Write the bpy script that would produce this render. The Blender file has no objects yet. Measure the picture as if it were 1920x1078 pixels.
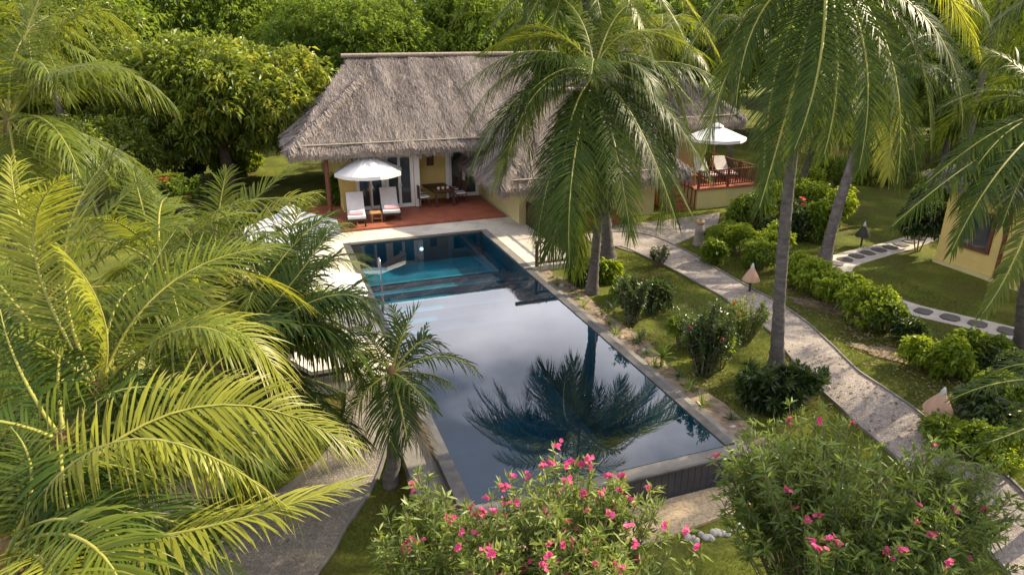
import bpy, math, random
import numpy as np
from mathutils import Vector, Matrix

scene = bpy.context.scene
R = math.radians
# ------------------------------------------------------------------ camera
CAM_H, PITCH, FPX = 7.9, R(21.0), 1280.0
cam_d = bpy.data.cameras.new('camera')
cam_d.sensor_width = 36.0
cam_d.lens = 36.0 * FPX / 1920.0
cam_d.clip_end = 1500
cam = bpy.data.objects.new('camera', cam_d)
scene.collection.objects.link(cam)
cam.location = (0, 0, CAM_H)
cam.rotation_euler = (math.pi / 2 - PITCH, 0, 0)
scene.camera = cam

# ------------------------------------------------------------------ light
SUN_EL = R(34)
SUN_AZ = Vector((0.90, 0.44)).normalized()
world = bpy.data.worlds.new('World')
scene.world = world
world.use_nodes = True
wn, wl = world.node_tree.nodes, world.node_tree.links
wn.clear()
w_out = wn.new('ShaderNodeOutputWorld')
w_bg = wn.new('ShaderNodeBackground')
w_bg.inputs['Strength'].default_value = 0.032
w_sky = wn.new('ShaderNodeTexSky')
w_sky.sky_type = 'NISHITA'
w_sky.sun_disc = False
w_sky.sun_elevation = SUN_EL
w_sky.sun_rotation = math.atan2(SUN_AZ.x, SUN_AZ.y)
w_sky.dust_density = 1.6
# broken white cloud over the whole dome
w_tc = wn.new('ShaderNodeTexCoord')
w_map = wn.new('ShaderNodeMapping'); w_map.inputs['Scale'].default_value = (1.0, 1.0, 2.2)
w_map.inputs['Location'].default_value = (0.3, 0.9, 0.2)
w_no = wn.new('ShaderNodeTexNoise'); w_no.inputs['Scale'].default_value = 2.3
w_no.inputs['Detail'].default_value = 5; w_no.inputs['Roughness'].default_value = 0.48
w_rp = wn.new('ShaderNodeValToRGB')
w_rp.color_ramp.elements[0].position = 0.42; w_rp.color_ramp.elements[0].color = (0.10, 0.10, 0.10, 1)
w_rp.color_ramp.elements[1].position = 0.74; w_rp.color_ramp.elements[1].color = (0.92, 0.92, 0.92, 1)
w_mix = wn.new('ShaderNodeMix'); w_mix.data_type = 'RGBA'
w_mix.inputs['B'].default_value = (56.0, 54.5, 58.5, 1)
wl.new(w_tc.outputs['Generated'], w_map.inputs['Vector'])
wl.new(w_map.outputs['Vector'], w_no.inputs['Vector'])
wl.new(w_no.outputs['Fac'], w_rp.inputs['Fac'])
wl.new(w_rp.outputs['Color'], w_mix.inputs['Factor'])
wl.new(w_sky.outputs['Color'], w_mix.inputs['A'])
wl.new(w_mix.outputs['Result'], w_bg.inputs['Color'])
wl.new(w_bg.outputs['Background'], w_out.inputs['Surface'])

sun_d = bpy.data.lights.new('sun', 'SUN')
sun_d.energy = 5.0
sun_d.angle = R(0.53)
sun_d.color = (1.0, 0.85, 0.60)
sun = bpy.data.objects.new('sun', sun_d)
scene.collection.objects.link(sun)
sdir = Vector((SUN_AZ.x * math.cos(SUN_EL), SUN_AZ.y * math.cos(SUN_EL), math.sin(SUN_EL)))
sun.rotation_euler = sdir.to_track_quat('Z', 'Y').to_euler()
sun.location = (30, 15, 40)

scene.view_settings.view_transform = 'Standard'
scene.view_settings.look = 'None'
scene.view_settings.gamma = 1.0
scene.view_settings.use_curve_mapping = False
scene.view_settings.exposure = 1.16
scene.render.engine = 'CYCLES'
scene.cycles.max_bounces = 8
scene.cycles.diffuse_bounces = 3
scene.cycles.glossy_bounces = 3
scene.cycles.transmission_bounces = 6
scene.cycles.transparent_max_bounces = 12
scene.cycles.caustics_reflective = False
scene.cycles.caustics_refractive = False
scene.cycles.use_denoising = True

COL = scene.collection
rng = np.random.default_rng(11)
random.seed(5)

# ------------------------------------------------------------------ helpers
_c, _s = math.cos(PITCH), math.sin(PITCH)
def ray(px, py, d):
    "point of the place at depth d (metres along the view axis)"
    X, U = (px - 960) / FPX, (539 - py) / FPX
    return Vector((X * d, (_c + U * _s) * d, CAM_H + (-_s + U * _c) * d))
def onz(px, py, z=0.0):
    "point of the place on the level z"
    U = (539 - py) / FPX
    return ray(px, py, (z - CAM_H) / (-_s + U * _c))

YAW = R(20)
PO = Vector((-0.69, 9.9, 0))
AX = Vector((-math.sin(YAW), math.cos(YAW), 0))   # away along the pool
BX = Vector((math.cos(YAW), math.sin(YAW), 0))    # across the pool, to the right
def W(u, v, z=0.0):
    return PO + BX * u + AX * v + Vector((0, 0, z))
def UV(p):
    d = Vector((p[0] - PO.x, p[1] - PO.y, 0))
    return d.dot(BX), d.dot(AX)

def tag(o, label, cat, group=None):
    o['label'] = label; o['category'] = cat
    if group: o['group'] = group
    return o
def struct(o, kind='structure', label=None):
    o['kind'] = kind
    if label: o['label'] = label
    return o
def empty(name, loc, rz=0.0):
    o = bpy.data.objects.new(name, None)
    o.empty_display_size = 0.3
    o.location = loc; o.rotation_euler = (0, 0, rz)
    COL.objects.link(o)
    return o
def thing(name, loc, label, cat, rz=0.0, group=None):
    return tag(empty(name, loc, rz), label, cat, group)
def link(name, me, parent=None, loc=None, rot=None, scale=None):
    o = bpy.data.objects.new(name, me)
    COL.objects.link(o)
    if parent: o.parent = parent
    if loc is not None: o.location = loc
    if rot is not None: o.rotation_euler = rot
    if scale is not None: o.scale = scale
    return o

class MB:
    "collects shapes, builds ONE mesh object"
    def __init__(s): s.v = []; s.f = []; s.m = []; s.sm = []
    def add(s, vs, fs, m=0, smooth=False):
        b = len(s.v); s.v += [tuple(x) for x in vs]
        for f in fs:
            s.f.append(tuple(i + b for i in f)); s.m.append(m); s.sm.append(smooth)
        return s
    def box(s, x0, x1, y0, y1, z0, z1, m=0):
        vs = [(x0,y0,z0),(x1,y0,z0),(x1,y1,z0),(x0,y1,z0),(x0,y0,z1),(x1,y0,z1),(x1,y1,z1),(x0,y1,z1)]
        return s.add(vs, [(0,3,2,1),(4,5,6,7),(0,1,5,4),(1,2,6,5),(2,3,7,6),(3,0,4,7)], m)
    def beam(s, a, b, w, h, m=0):
        a, b = Vector(a), Vector(b); t = (b - a).normalized()
        up = Vector((0, 0, 1)) if abs(t.z) < .95 else Vector((1, 0, 0))
        sd = t.cross(up).normalized(); n = sd.cross(t)
        vs = [p + sd * (i * w / 2) + n * (j * h / 2) for p in (a, b) for i, j in ((-1,-1),(1,-1),(1,1),(-1,1))]
        return s.add(vs, [(0,3,2,1),(4,5,6,7),(0,1,5,4),(1,2,6,5),(2,3,7,6),(3,0,4,7)][0:0] + [(3,2,1,0),(4,5,6,7),(0,1,5,4),(1,2,6,5),(2,3,7,6),(3,0,4,7)], m)
    def tube(s, pts, rad, n=8, m=0, caps=True, smooth=True):
        pts = [Vector(p) for p in pts]; k = len(pts)
        if not hasattr(rad, '__len__'): rad = [rad] * k
        vs = []; ref = None
        for i, p in enumerate(pts):
            t = (pts[min(i+1,k-1)] - pts[max(i-1,0)]).normalized()
            if ref is None:
                ref = Vector((1,0,0)) if abs(t.x) < .8 else Vector((0,1,0))
            a = t.cross(ref).normalized(); b = t.cross(a).normalized(); ref = b.cross(t) * -1 if False else ref
            for j in range(n):
                q = 2 * math.pi * j / n
                vs.append(p + (a * math.cos(q) + b * math.sin(q)) * rad[i])
        fs = [(i*n+j, i*n+(j+1)%n, (i+1)*n+(j+1)%n, (i+1)*n+j) for i in range(k-1) for j in range(n)]
        s.add(vs, fs, m, smooth)
        if caps:
            s.add(vs[:n], [tuple(range(n))], m); s.add(vs[-n:], [tuple(range(n-1,-1,-1))], m)
        return s
    def lathe(s, prof, n=16, m=0, c=(0,0,0), smooth=True):
        vs = [(c[0]+r*math.cos(2*math.pi*j/n), c[1]+r*math.sin(2*math.pi*j/n), c[2]+z) for r, z in prof for j in range(n)]
        fs = [(i*n+j, i*n+(j+1)%n, (i+1)*n+(j+1)%n, (i+1)*n+j) for i in range(len(prof)-1) for j in range(n)]
        return s.add(vs, fs, m, smooth)
    def poly(s, pts, z0, z1, m=0):
        "prism over a plan outline"
        n = len(pts)
        vs = [(p[0],p[1],z0) for p in pts] + [(p[0],p[1],z1) for p in pts]
        return s.add(vs, [tuple(range(n-1,-1,-1)), tuple(range(n,2*n))] + [(i,(i+1)%n,n+(i+1)%n,n+i) for i in range(n)], m)
    def mesh(s, name, mats):
        me = bpy.data.meshes.new(name)
        me.from_pydata(s.v, [], s.f)
        for m in (mats if isinstance(mats, (list, tuple)) else [mats]): me.materials.append(m)
        me.polygons.foreach_set('material_index', s.m)
        me.polygons.foreach_set('use_smooth', s.sm)
        me.update()
        return me
    def build(s, name, mats, parent=None, loc=None, rot=None):
        return link(name, s.mesh(name, mats), parent, loc, rot)

def np_mesh(name, verts, faces, mats, tone=None, midx=None, smooth=False):
    "fast mesh from arrays; faces (M,k); tone (N,4) point colours that say leaf age and place on the leaf"
    verts = np.asarray(verts, np.float32); faces = np.asarray(faces, np.int32)
    me = bpy.data.meshes.new(name)
    M, k = faces.shape
    me.vertices.add(len(verts)); me.vertices.foreach_set('co', verts.ravel())
    me.loops.add(M * k); me.loops.foreach_set('vertex_index', faces.ravel())
    me.polygons.add(M)
    me.polygons.foreach_set('loop_start', np.arange(0, M * k, k, dtype=np.int32))
    if midx is not None: me.polygons.foreach_set('material_index', np.asarray(midx, np.int32))
    if smooth: me.polygons.foreach_set('use_smooth', np.ones(M, bool))
    for m in (mats if isinstance(mats, (list, tuple)) else [mats]): me.materials.append(m)
    if tone is not None:
        at = me.color_attributes.new('tone', 'FLOAT_COLOR', 'POINT')
        at.data.foreach_set('color', np.asarray(tone, np.float32).ravel())
    me.update(calc_edges=True)
    return me

def vnoise(x, y, seed=0):
    "numpy value noise 0..1"
    xi, yi = np.floor(x).astype(np.int64), np.floor(y).astype(np.int64)
    fx, fy = x - xi, y - yi
    fx, fy = fx*fx*(3-2*fx), fy*fy*(3-2*fy)
    def h(a, b):
        n = (a * 374761393 + b * 668265263 + seed * 974634777) & 0x7fffffff
        n = ((n ^ (n >> 13)) * 1274126177) & 0x7fffffff
        return ((n ^ (n >> 16)) & 0xffff) / 65535.0
    return (h(xi,yi)*(1-fx)+h(xi+1,yi)*fx)*(1-fy) + (h(xi,yi+1)*(1-fx)+h(xi+1,yi+1)*fx)*fy

# ------------------------------------------------------------------ materials
def nodes(name):
    m = bpy.data.materials.new(name); m.use_nodes = True
    nt = m.node_tree; nt.nodes.clear()
    out = nt.nodes.new('ShaderNodeOutputMaterial')
    return m, nt.nodes, nt.links, out
def ramp(n, stops):
    r = n.new('ShaderNodeValToRGB'); e = r.color_ramp.elements
    while len(e) < len(stops): e.new(0.5)
    for el, (p, c) in zip(e, stops):
        el.position = p; el.color = (*c, 1)
    return r
def mat(name, c1, c2=None, scale=4.0, rough=0.75, bump=0.0, bscale=None, spec=0.3, metal=0.0, detail=6, stretch=None, dist=0.02, c3=None):
    m, n, l, out = nodes(name)
    b = n.new('ShaderNodeBsdfPrincipled')
    b.inputs['Roughness'].default_value = rough
    b.inputs['Specular IOR Level'].default_value = spec
    b.inputs['Metallic'].default_value = metal
    l.new(b.outputs[0], out.inputs[0])
    tc = n.new('ShaderNodeTexCoord'); mp = n.new('ShaderNodeMapping')
    l.new(tc.outputs['Object'], mp.inputs[0])
    if stretch: mp.inputs['Scale'].default_value = stretch
    no = n.new('ShaderNodeTexNoise'); no.inputs['Scale'].default_value = scale; no.inputs['Detail'].default_value = detail
    no.inputs['Roughness'].default_value = 0.62
    l.new(mp.outputs[0], no.inputs['Vector'])
    c2 = c2 or tuple(x * .75 for x in c1)
    st = [(0.3, c2), (0.68, c1)] if not c3 else [(0.3, c2), (0.5, c1), (0.72, c3)]
    rp = ramp(n, st)
    l.new(no.outputs['Fac'], rp.inputs[0]); l.new(rp.outputs[0], b.inputs['Base Color'])
    if bump:
        n2 = n.new('ShaderNodeTexNoise'); n2.inputs['Scale'].default_value = bscale or scale * 4; n2.inputs['Detail'].default_value = 6
        l.new(mp.outputs[0], n2.inputs['Vector'])
        bp = n.new('ShaderNodeBump'); bp.inputs['Strength'].default_value = bump; bp.inputs['Distance'].default_value = dist
        l.new(n2.outputs['Fac'], bp.inputs['Height']); l.new(bp.outputs[0], b.inputs['Normal'])
    return m

def leaf_mat(name, dark, light, tip, trans, tfac=0.4, rough=0.42, spec=0.4, objvar=0.35, tipstart=0.75, sat=1.0):
    "leaf: green by age (tone.r), dry at the tip (tone.g), thin enough to let light through"
    m, n, l, out = nodes(name)
    at = n.new('ShaderNodeAttribute'); at.attribute_name = 'tone'
    sp = n.new('ShaderNodeSeparateColor'); l.new(at.outputs['Color'], sp.inputs[0])
    oi = n.new('ShaderNodeObjectInfo')
    ma = n.new('ShaderNodeMath'); ma.operation = 'MULTIPLY_ADD'; ma.inputs[1].default_value = objvar; 
    l.new(oi.outputs['Random'], ma.inputs[0])
    mb = n.new('ShaderNodeMath'); mb.operation = 'MULTIPLY'; mb.inputs[1].default_value = 1 - objvar
    l.new(sp.outputs[0], mb.inputs[0]); l.new(mb.outputs[0], ma.inputs[2])
    rp = ramp(n, [(0.05, dark), (0.95, light)]); l.new(ma.outputs[0], rp.inputs[0])
    tr = ramp(n, [(tipstart, (0,0,0)), (1.0, (1,1,1))]); l.new(sp.outputs[1], tr.inputs[0])
    mx = n.new('ShaderNodeMix'); mx.data_type = 'RGBA'; mx.inputs['B'].default_value = (*tip, 1)
    l.new(tr.outputs[0], mx.inputs['Factor']); l.new(rp.outputs[0], mx.inputs['A'])
    b = n.new('ShaderNodeBsdfPrincipled'); b.inputs['Roughness'].default_value = rough; b.inputs['Specular IOR Level'].default_value = spec
    l.new(mx.outputs['Result'], b.inputs['Base Color'])
    t = n.new('ShaderNodeBsdfTranslucent')
    m2 = n.new('ShaderNodeMix'); m2.data_type = 'RGBA'; m2.blend_type = 'MULTIPLY'; m2.inputs['Factor'].default_value = 1
    g = n.new('ShaderNodeMix'); g.data_type = 'RGBA'; g.blend_type = 'MIX'; g.inputs['Factor'].default_value = 0.5
    l.new(mx.outputs['Result'], g.inputs['A']); g.inputs['B'].default_value = (*trans, 1)
    l.new(g.outputs['Result'], t.inputs['Color'])
    ms = n.new('ShaderNodeMixShader'); ms.inputs[0].default_value = tfac
    l.new(b.outputs[0], ms.inputs[1]); l.new(t.outputs[0], ms.inputs[2]); l.new(ms.outputs[0], out.inputs[0])
    return m

M = {}
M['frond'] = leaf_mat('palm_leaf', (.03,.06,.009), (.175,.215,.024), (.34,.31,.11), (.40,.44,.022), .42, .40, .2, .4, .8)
M['frond_deep'] = leaf_mat('deep_palm_leaf', (.012,.034,.006), (.066,.108,.013), (.18,.16,.05), (.25,.31,.015), .34, .45, .16, .4, .82)  # darker palm green; on the lower left palms it stands in for shade
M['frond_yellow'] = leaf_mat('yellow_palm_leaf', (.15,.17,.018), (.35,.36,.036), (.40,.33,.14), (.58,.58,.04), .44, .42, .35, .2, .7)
M['frond_dry'] = leaf_mat('dry_palm_leaf', (.14,.10,.055), (.30,.24,.15), (.36,.30,.22), (.35,.27,.14), .3, .7, .15, .3, .6)
M['rachis'] = mat('palm_midrib', (.30,.28,.05), (.17,.19,.04), 6, .45)
M['rachis_dry'] = mat('dry_midrib', (.30,.22,.12), (.20,.14,.08), 6, .7)
M['mango'] = leaf_mat('mango_leaf', (.03,.068,.012), (.25,.31,.036), (.18,.19,.03), (.36,.42,.035), .4, .38, .4, .25, .9)
M['mango_far'] = leaf_mat('far_tree_leaf', (.035,.085,.014), (.25,.35,.042), (.18,.22,.03), (.40,.52,.04), .42, .5, .3, .35, .9)
M['mango_sunlit'] = leaf_mat('sunlit_mango_leaf', (.15,.20,.025), (.36,.37,.05), (.32,.28,.06), (.52,.52,.05), .4, .4, .4, .3, .9)  # lighter mango leaf copy with sunlight put into its colour
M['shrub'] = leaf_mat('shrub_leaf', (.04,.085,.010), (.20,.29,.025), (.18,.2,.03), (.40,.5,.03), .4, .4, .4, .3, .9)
M['shrub_lime'] = leaf_mat('lime_shrub_leaf', (.11,.19,.014), (.33,.41,.028), (.25,.28,.03), (.52,.6,.03), .42, .4, .4, .3, .9)  # lighter shrub green; also carries sunlight on the bushes in lit spots
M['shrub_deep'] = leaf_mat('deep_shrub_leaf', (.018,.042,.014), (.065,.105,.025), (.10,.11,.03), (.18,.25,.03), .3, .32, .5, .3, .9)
M['oleander'] = leaf_mat('oleander_leaf', (.065,.115,.02), (.28,.34,.085), (.30,.31,.10), (.42,.48,.06), .36, .42, .35, .25, .88)
M['oleander_deep'] = leaf_mat('deep_oleander_leaf', (.035,.075,.014), (.20,.27,.06), (.24,.26,.08), (.34,.42,.04), .36, .42, .35, .25, .88)
M['petal'] = leaf_mat('pink_petal', (.52,.025,.15), (.74,.11,.28), (.80,.30,.42), (.70,.08,.24), .35, .5, .2, .4, .5)
M['petal_red'] = leaf_mat('red_petal', (.55,.04,.04), (.75,.12,.08), (.7,.2,.1), (.7,.1,.05), .35, .5, .2, .4, .5)
M['trunk'] = mat('palm_bark', (.17,.15,.14), (.07,.062,.058), 5, .9, .5, 22, .1, stretch=(1,1,2.2))
M['bark'] = mat('bark', (.16,.125,.09), (.07,.052,.038), 7, .9, .6, 25, .1)
M['stem'] = mat('shrub_stem', (.22,.18,.11), (.11,.09,.05), 9, .85)
M['fibre'] = mat('crown_fibre', (.24,.14,.07), (.09,.055,.03), 20, .95, .6, 60, .1)
M['coconut'] = mat('coconut_husk', (.26,.22,.05), (.14,.15,.03), 8, .5)
M['straw'] = leaf_mat('thatch_straw', (.085,.072,.067), (.35,.305,.28), (.31,.27,.245), (.3,.24,.2), .08, .9, .05, .0, .6)
M['thatch'] = mat('thatch_bed', (.33,.28,.24), (.16,.13,.11), 3, .95, .6, 40, .05, stretch=(2.5,1,1))
M['bamboo'] = mat('bamboo_pole', (.36,.30,.24), (.2,.165,.13), 8, .8)
M['cream'] = mat('cream_deck_stone', (.58,.54,.46), (.46,.425,.36), 2.2, .8, .15, 40)
M['terracotta'] = mat('red_terrace_tile', (.36,.115,.065), (.24,.08,.05), 2.6, .6, .1, 30)
def slab_mat(name, c1, c2, joint, size, rough, ratio=1.0):
    m, n, l, out = nodes(name)
    tc = n.new('ShaderNodeTexCoord'); mp = n.new('ShaderNodeMapping'); mp.inputs['Rotation'].default_value = (0, 0, R(20))
    l.new(tc.outputs['Object'], mp.inputs[0])
    b = n.new('ShaderNodeTexBrick'); b.offset = 0.0; b.inputs['Scale'].default_value = 1.0; b.inputs['Brick Width'].default_value = size*ratio; b.inputs['Row Height'].default_value = size
    b.inputs['Mortar Size'].default_value = .006; b.inputs['Color1'].default_value = (*c1, 1); b.inputs['Color2'].default_value = (*c2, 1); b.inputs['Mortar'].default_value = (*joint, 1); b.inputs['Bias'].default_value = 0
    l.new(mp.outputs[0], b.inputs['Vector'])
    no = n.new('ShaderNodeTexNoise'); no.inputs['Scale'].default_value = .9; no.inputs['Detail'].default_value = 9; no.inputs['Roughness'].default_value = .7; l.new(tc.outputs['Object'], no.inputs['Vector'])
    rp = ramp(n, [(.32, (.66,.64,.60)), (.5, (.95,.94,.92)), (.7, (1.06,1.05,1.04))]); l.new(no.outputs['Fac'], rp.inputs[0])
    mx = n.new('ShaderNodeMix'); mx.data_type = 'RGBA'; mx.blend_type = 'MULTIPLY'; mx.inputs['Factor'].default_value = 1
    l.new(b.outputs['Color'], mx.inputs['A']); l.new(rp.outputs[0], mx.inputs['B'])
    p = n.new('ShaderNodeBsdfPrincipled'); p.inputs['Roughness'].default_value = rough; p.inputs['Specular IOR Level'].default_value = .3
    l.new(mx.outputs['Result'], p.inputs['Base Color'])
    bp = n.new('ShaderNodeBump'); bp.inputs['Strength'].default_value = .4; bp.inputs['Distance'].default_value = .01; bp.invert = True
    l.new(b.outputs['Fac'], bp.inputs['Height']); l.new(bp.outputs[0], p.inputs['Normal']); l.new(p.outputs[0], out.inputs[0]); return m
M['cream'] = slab_mat('cream_deck_stone', (.58,.54,.46), (.52,.48,.41), (.36,.33,.28), .6, .8, 1.5)
M['terracotta'] = slab_mat('red_terrace_tile', (.37,.115,.065), (.29,.092,.055), (.20,.085,.06), .3, .55)
M['path'] = None
M['yellow'] = mat('yellow_wall_paint', (.66,.50,.175), (.58,.43,.15), 1.6, .8, .08, 40)
M['plinth'] = mat('pale_yellow_render', (.62,.53,.25), (.52,.45,.22), 1.3, .85, .1, 30)
M['white'] = mat('white_frame_paint', (.78,.76,.72), (.70,.68,.64), 3, .5)
M['fabric'] = mat('white_canvas', (.70,.70,.70), (.64,.64,.65), 3, .85)
M['cushion'] = mat('cushion_cloth', (.66,.62,.60), (.56,.53,.51), 5, .9)
M['wood'] = mat('dark_stained_wood', (.10,.045,.030), (.055,.026,.018), 6, .55, .2, 30, stretch=(1,6,1))
M['wood_red'] = mat('red_brown_wood', (.17,.06,.035), (.10,.038,.025), 6, .55, .2, 30)
M['wicker'] = mat('dark_wicker', (.05,.036,.03), (.025,.019,.016), 40, .7, .4, 90)
M['teak'] = mat('teak', (.42,.22,.10), (.30,.15,.07), 6, .6)
M['towel'] = mat('pink_towel', (.72,.33,.38), (.60,.22,.28), 12, .95)
M['steel'] = mat('brushed_steel', (.62,.63,.65), (.5,.5,.52), 30, .25, metal=1.0, spec=.5)
M['rubble'] = mat('grey_rock', (.36,.32,.28), (.19,.17,.15), 2.5, .9, .6, 12)
M['rock_warm'] = mat('tan_rock', (.42,.33,.25), (.23,.185,.15), 2, .9, .5, 10, dist=.05)
M['pebble'] = mat('pale_stone', (.50,.47,.43), (.34,.32,.29), 4, .85, .3, 20)
M['lampshade'] = mat('terracotta_lamp_shade', (.50,.32,.22), (.38,.24,.165), 7, .8, .2, 30)
M['lampcap'] = mat('weathered_metal_cap', (.60,.60,.58), (.42,.42,.41), 12, .5, metal=.4)
M['darkmetal'] = mat('dark_metal', (.05,.045,.04), (.03,.028,.025), 12, .6)
M['soil'] = mat('bed_soil', (.19,.14,.10), (.075,.06,.045), 5, .95, .7, 30, c3=(.30,.22,.15))
M['gravel'] = mat('tan_gravel', (.50,.38,.24), (.26,.20,.13), 18, .95, .7, 70, c3=(.62,.50,.34))
M['coping'] = mat('wet_dark_coping', (.115,.11,.105), (.06,.058,.056), 3, .35, .1, 30)
M['coping_dry'] = mat('grey_coping_stone', (.21,.195,.175), (.13,.12,.11), 2.5, .75, .2, 30)
M['black_tile'] = mat('black_weir_tile', (.035,.042,.06), (.018,.022,.032), 6, .25, spec=.5)
M['concrete'] = mat('pale_concrete', (.50,.45,.39), (.38,.34,.30), 3, .9, .3, 40)
M['slab'] = mat('dark_slate_slab', (.13,.115,.11), (.075,.068,.066), 5, .85, .4, 30)
M['pot'] = mat('cream_pot', (.62,.52,.38), None, 5, .7)
M['nosing'] = mat('pale_step_nosing', (.20,.40,.44), (.14,.32,.37), 9, .6)

def glass_mat():
    m, n, l, out = nodes('window_glass')
    b = n.new('ShaderNodeBsdfPrincipled'); b.inputs['Base Color'].default_value = (.035,.045,.05,1)
    b.inputs['Roughness'].default_value = .06; b.inputs['Specular IOR Level'].default_value = .6
    l.new(b.outputs[0], out.inputs[0]); return m
M['glass'] = glass_mat()
def emit_mat():
    m, n, l, out = nodes('pool_lamp_glow')
    e = n.new('ShaderNodeEmission'); e.inputs[0].default_value = (.85,.97,1,1); e.inputs[1].default_value = 1.6
    l.new(e.outputs[0], out.inputs[0]); return m
M['pool_lamp'] = emit_mat()

def grass_mat():
    m, n, l, out = nodes('lawn')
    tc = n.new('ShaderNodeTexCoord')
    a = n.new('ShaderNodeTexNoise'); a.inputs['Scale'].default_value = .6; a.inputs['Detail'].default_value = 9
    b_ = n.new('ShaderNodeTexNoise'); b_.inputs['Scale'].default_value = 14; b_.inputs['Detail'].default_value = 6
    c_ = n.new('ShaderNodeTexNoise'); c_.inputs['Scale'].default_value = 90; c_.inputs['Detail'].default_value = 3
    for x in (a, b_, c_): l.new(tc.outputs['Object'], x.inputs['Vector'])
    r1 = ramp(n, [(.32, (.13,.115,.04)), (.46, (.10,.125,.024)), (.58, (.135,.165,.028)), (.70, (.21,.20,.05))])
    l.new(a.outputs['Fac'], r1.inputs[0])
    r2 = ramp(n, [(.3, (.55,.5,.45)), (.7, (1.25,1.2,1.1))]); l.new(b_.outputs['Fac'], r2.inputs[0])
    mx = n.new('ShaderNodeMix'); mx.data_type = 'RGBA'; mx.blend_type = 'MULTIPLY'; mx.inputs['Factor'].default_value = .8
    l.new(r1.outputs[0], mx.inputs['A']); l.new(r2.outputs[0], mx.inputs['B'])
    p = n.new('ShaderNodeBsdfPrincipled'); p.inputs['Roughness'].default_value = .9; p.inputs['Specular IOR Level'].default_value = .1
    l.new(mx.outputs['Result'], p.inputs['Base Color'])
    bp = n.new('ShaderNodeBump'); bp.inputs['Strength'].default_value = .9; bp.inputs['Distance'].default_value = .04
    l.new(c_.outputs['Fac'], bp.inputs['Height']); l.new(bp.outputs[0], p.inputs['Normal'])
    l.new(p.outputs[0], out.inputs[0]); return m
M['lawn'] = grass_mat()
M['blade'] = leaf_mat('grass_blade', (.06,.085,.014), (.17,.20,.03), (.24,.21,.06), (.28,.32,.03), .35, .6, .15, 0, .8)

def paving_mat(name, c1, c2, joint, scale):
    m, n, l, out = nodes(name)
    tc = n.new('ShaderNodeTexCoord')
    v = n.new('ShaderNodeTexVoronoi'); v.inputs['Scale'].default_value = scale
    v2 = n.new('ShaderNodeTexVoronoi'); v2.feature = 'DISTANCE_TO_EDGE'; v2.inputs['Scale'].default_value = scale
    no = n.new('ShaderNodeTexNoise'); no.inputs['Scale'].default_value = 1.2; no.inputs['Detail'].default_value = 6
    for x in (v, v2, no): l.new(tc.outputs['Object'], x.inputs['Vector'])
    sp = n.new('ShaderNodeSeparateColor'); l.new(v.outputs['Color'], sp.inputs[0])
    r = ramp(n, [(0, c2), (1, c1)]); l.new(sp.outputs[0], r.inputs[0])
    j = ramp(n, [(.02, joint), (.09, (1,1,1))]); l.new(v2.outputs['Distance'], j.inputs[0])
    mx = n.new('ShaderNodeMix'); mx.data_type = 'RGBA'; mx.blend_type = 'MULTIPLY'; mx.inputs['Factor'].default_value = 1
    l.new(r.outputs[0], mx.inputs['A']); l.new(j.outputs[0], mx.inputs['B'])
    st = ramp(n, [(.3, (.72,.70,.68)), (.7, (1.1,1.08,1.05))]); l.new(no.outputs['Fac'], st.inputs[0])
    my = n.new('ShaderNodeMix'); my.data_type = 'RGBA'; my.blend_type = 'MULTIPLY'; my.inputs['Factor'].default_value = 1
    l.new(mx.outputs['Result'], my.inputs['A']); l.new(st.outputs[0], my.inputs['B'])
    p = n.new('ShaderNodeBsdfPrincipled'); p.inputs['Roughness'].default_value = .85; p.inputs['Specular IOR Level'].default_value = .2
    l.new(my.outputs['Result'], p.inputs['Base Color'])
    bp = n.new('ShaderNodeBump'); bp.inputs['Strength'].default_value = .7; bp.inputs['Distance'].default_value = .02
    l.new(v2.outputs['Distance'], bp.inputs['Height']); l.new(bp.outputs[0], p.inputs['Normal'])
    l.new(p.outputs[0], out.inputs[0]); return m
M['path'] = paving_mat('small_stone_paving', (.38,.34,.31), (.26,.23,.215), (.62,.6,.58), 17)
M['path_left'] = paving_mat('grey_gravel_paving', (.27,.245,.215), (.19,.175,.155), (.6,.58,.55), 16)

def pool_tile_mat():
    m, n, l, out = nodes('teal_pool_tile')
    tc = n.new('ShaderNodeTexCoord')
    no = n.new('ShaderNodeTexNoise'); no.inputs['Scale'].default_value = .9; no.inputs['Detail'].default_value = 5
    l.new(tc.outputs['Object'], no.inputs['Vector'])
    r = ramp(n, [(.3, (.012,.14,.18)), (.7, (.025,.27,.33))]); l.new(no.outputs['Fac'], r.inputs[0])
    b = n.new('ShaderNodeTexBrick'); b.offset = 0; b.inputs['Scale'].default_value = 5; b.inputs['Mortar Size'].default_value = .012
    b.inputs['Color1'].default_value = (1,1,1,1); b.inputs['Color2'].default_value = (.86,.9,.92,1); b.inputs['Mortar'].default_value = (.7,.8,.8,1)
    b.inputs['Brick Width'].default_value = .5; b.inputs['Row Height'].default_value = .5
    l.new(tc.outputs['Object'], b.inputs['Vector'])
    mx = n.new('ShaderNodeMix'); mx.data_type = 'RGBA'; mx.blend_type = 'MULTIPLY'; mx.inputs['Factor'].default_value = 1
    l.new(r.outputs[0], mx.inputs['A']); l.new(b.outputs['Color'], mx.inputs['B'])
    p = n.new('ShaderNodeBsdfPrincipled'); p.inputs['Roughness'].default_value = .5
    l.new(mx.outputs['Result'], p.inputs['Base Color']); l.new(p.outputs[0], out.inputs[0]); return m
M['pool_tile'] = pool_tile_mat()

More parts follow.
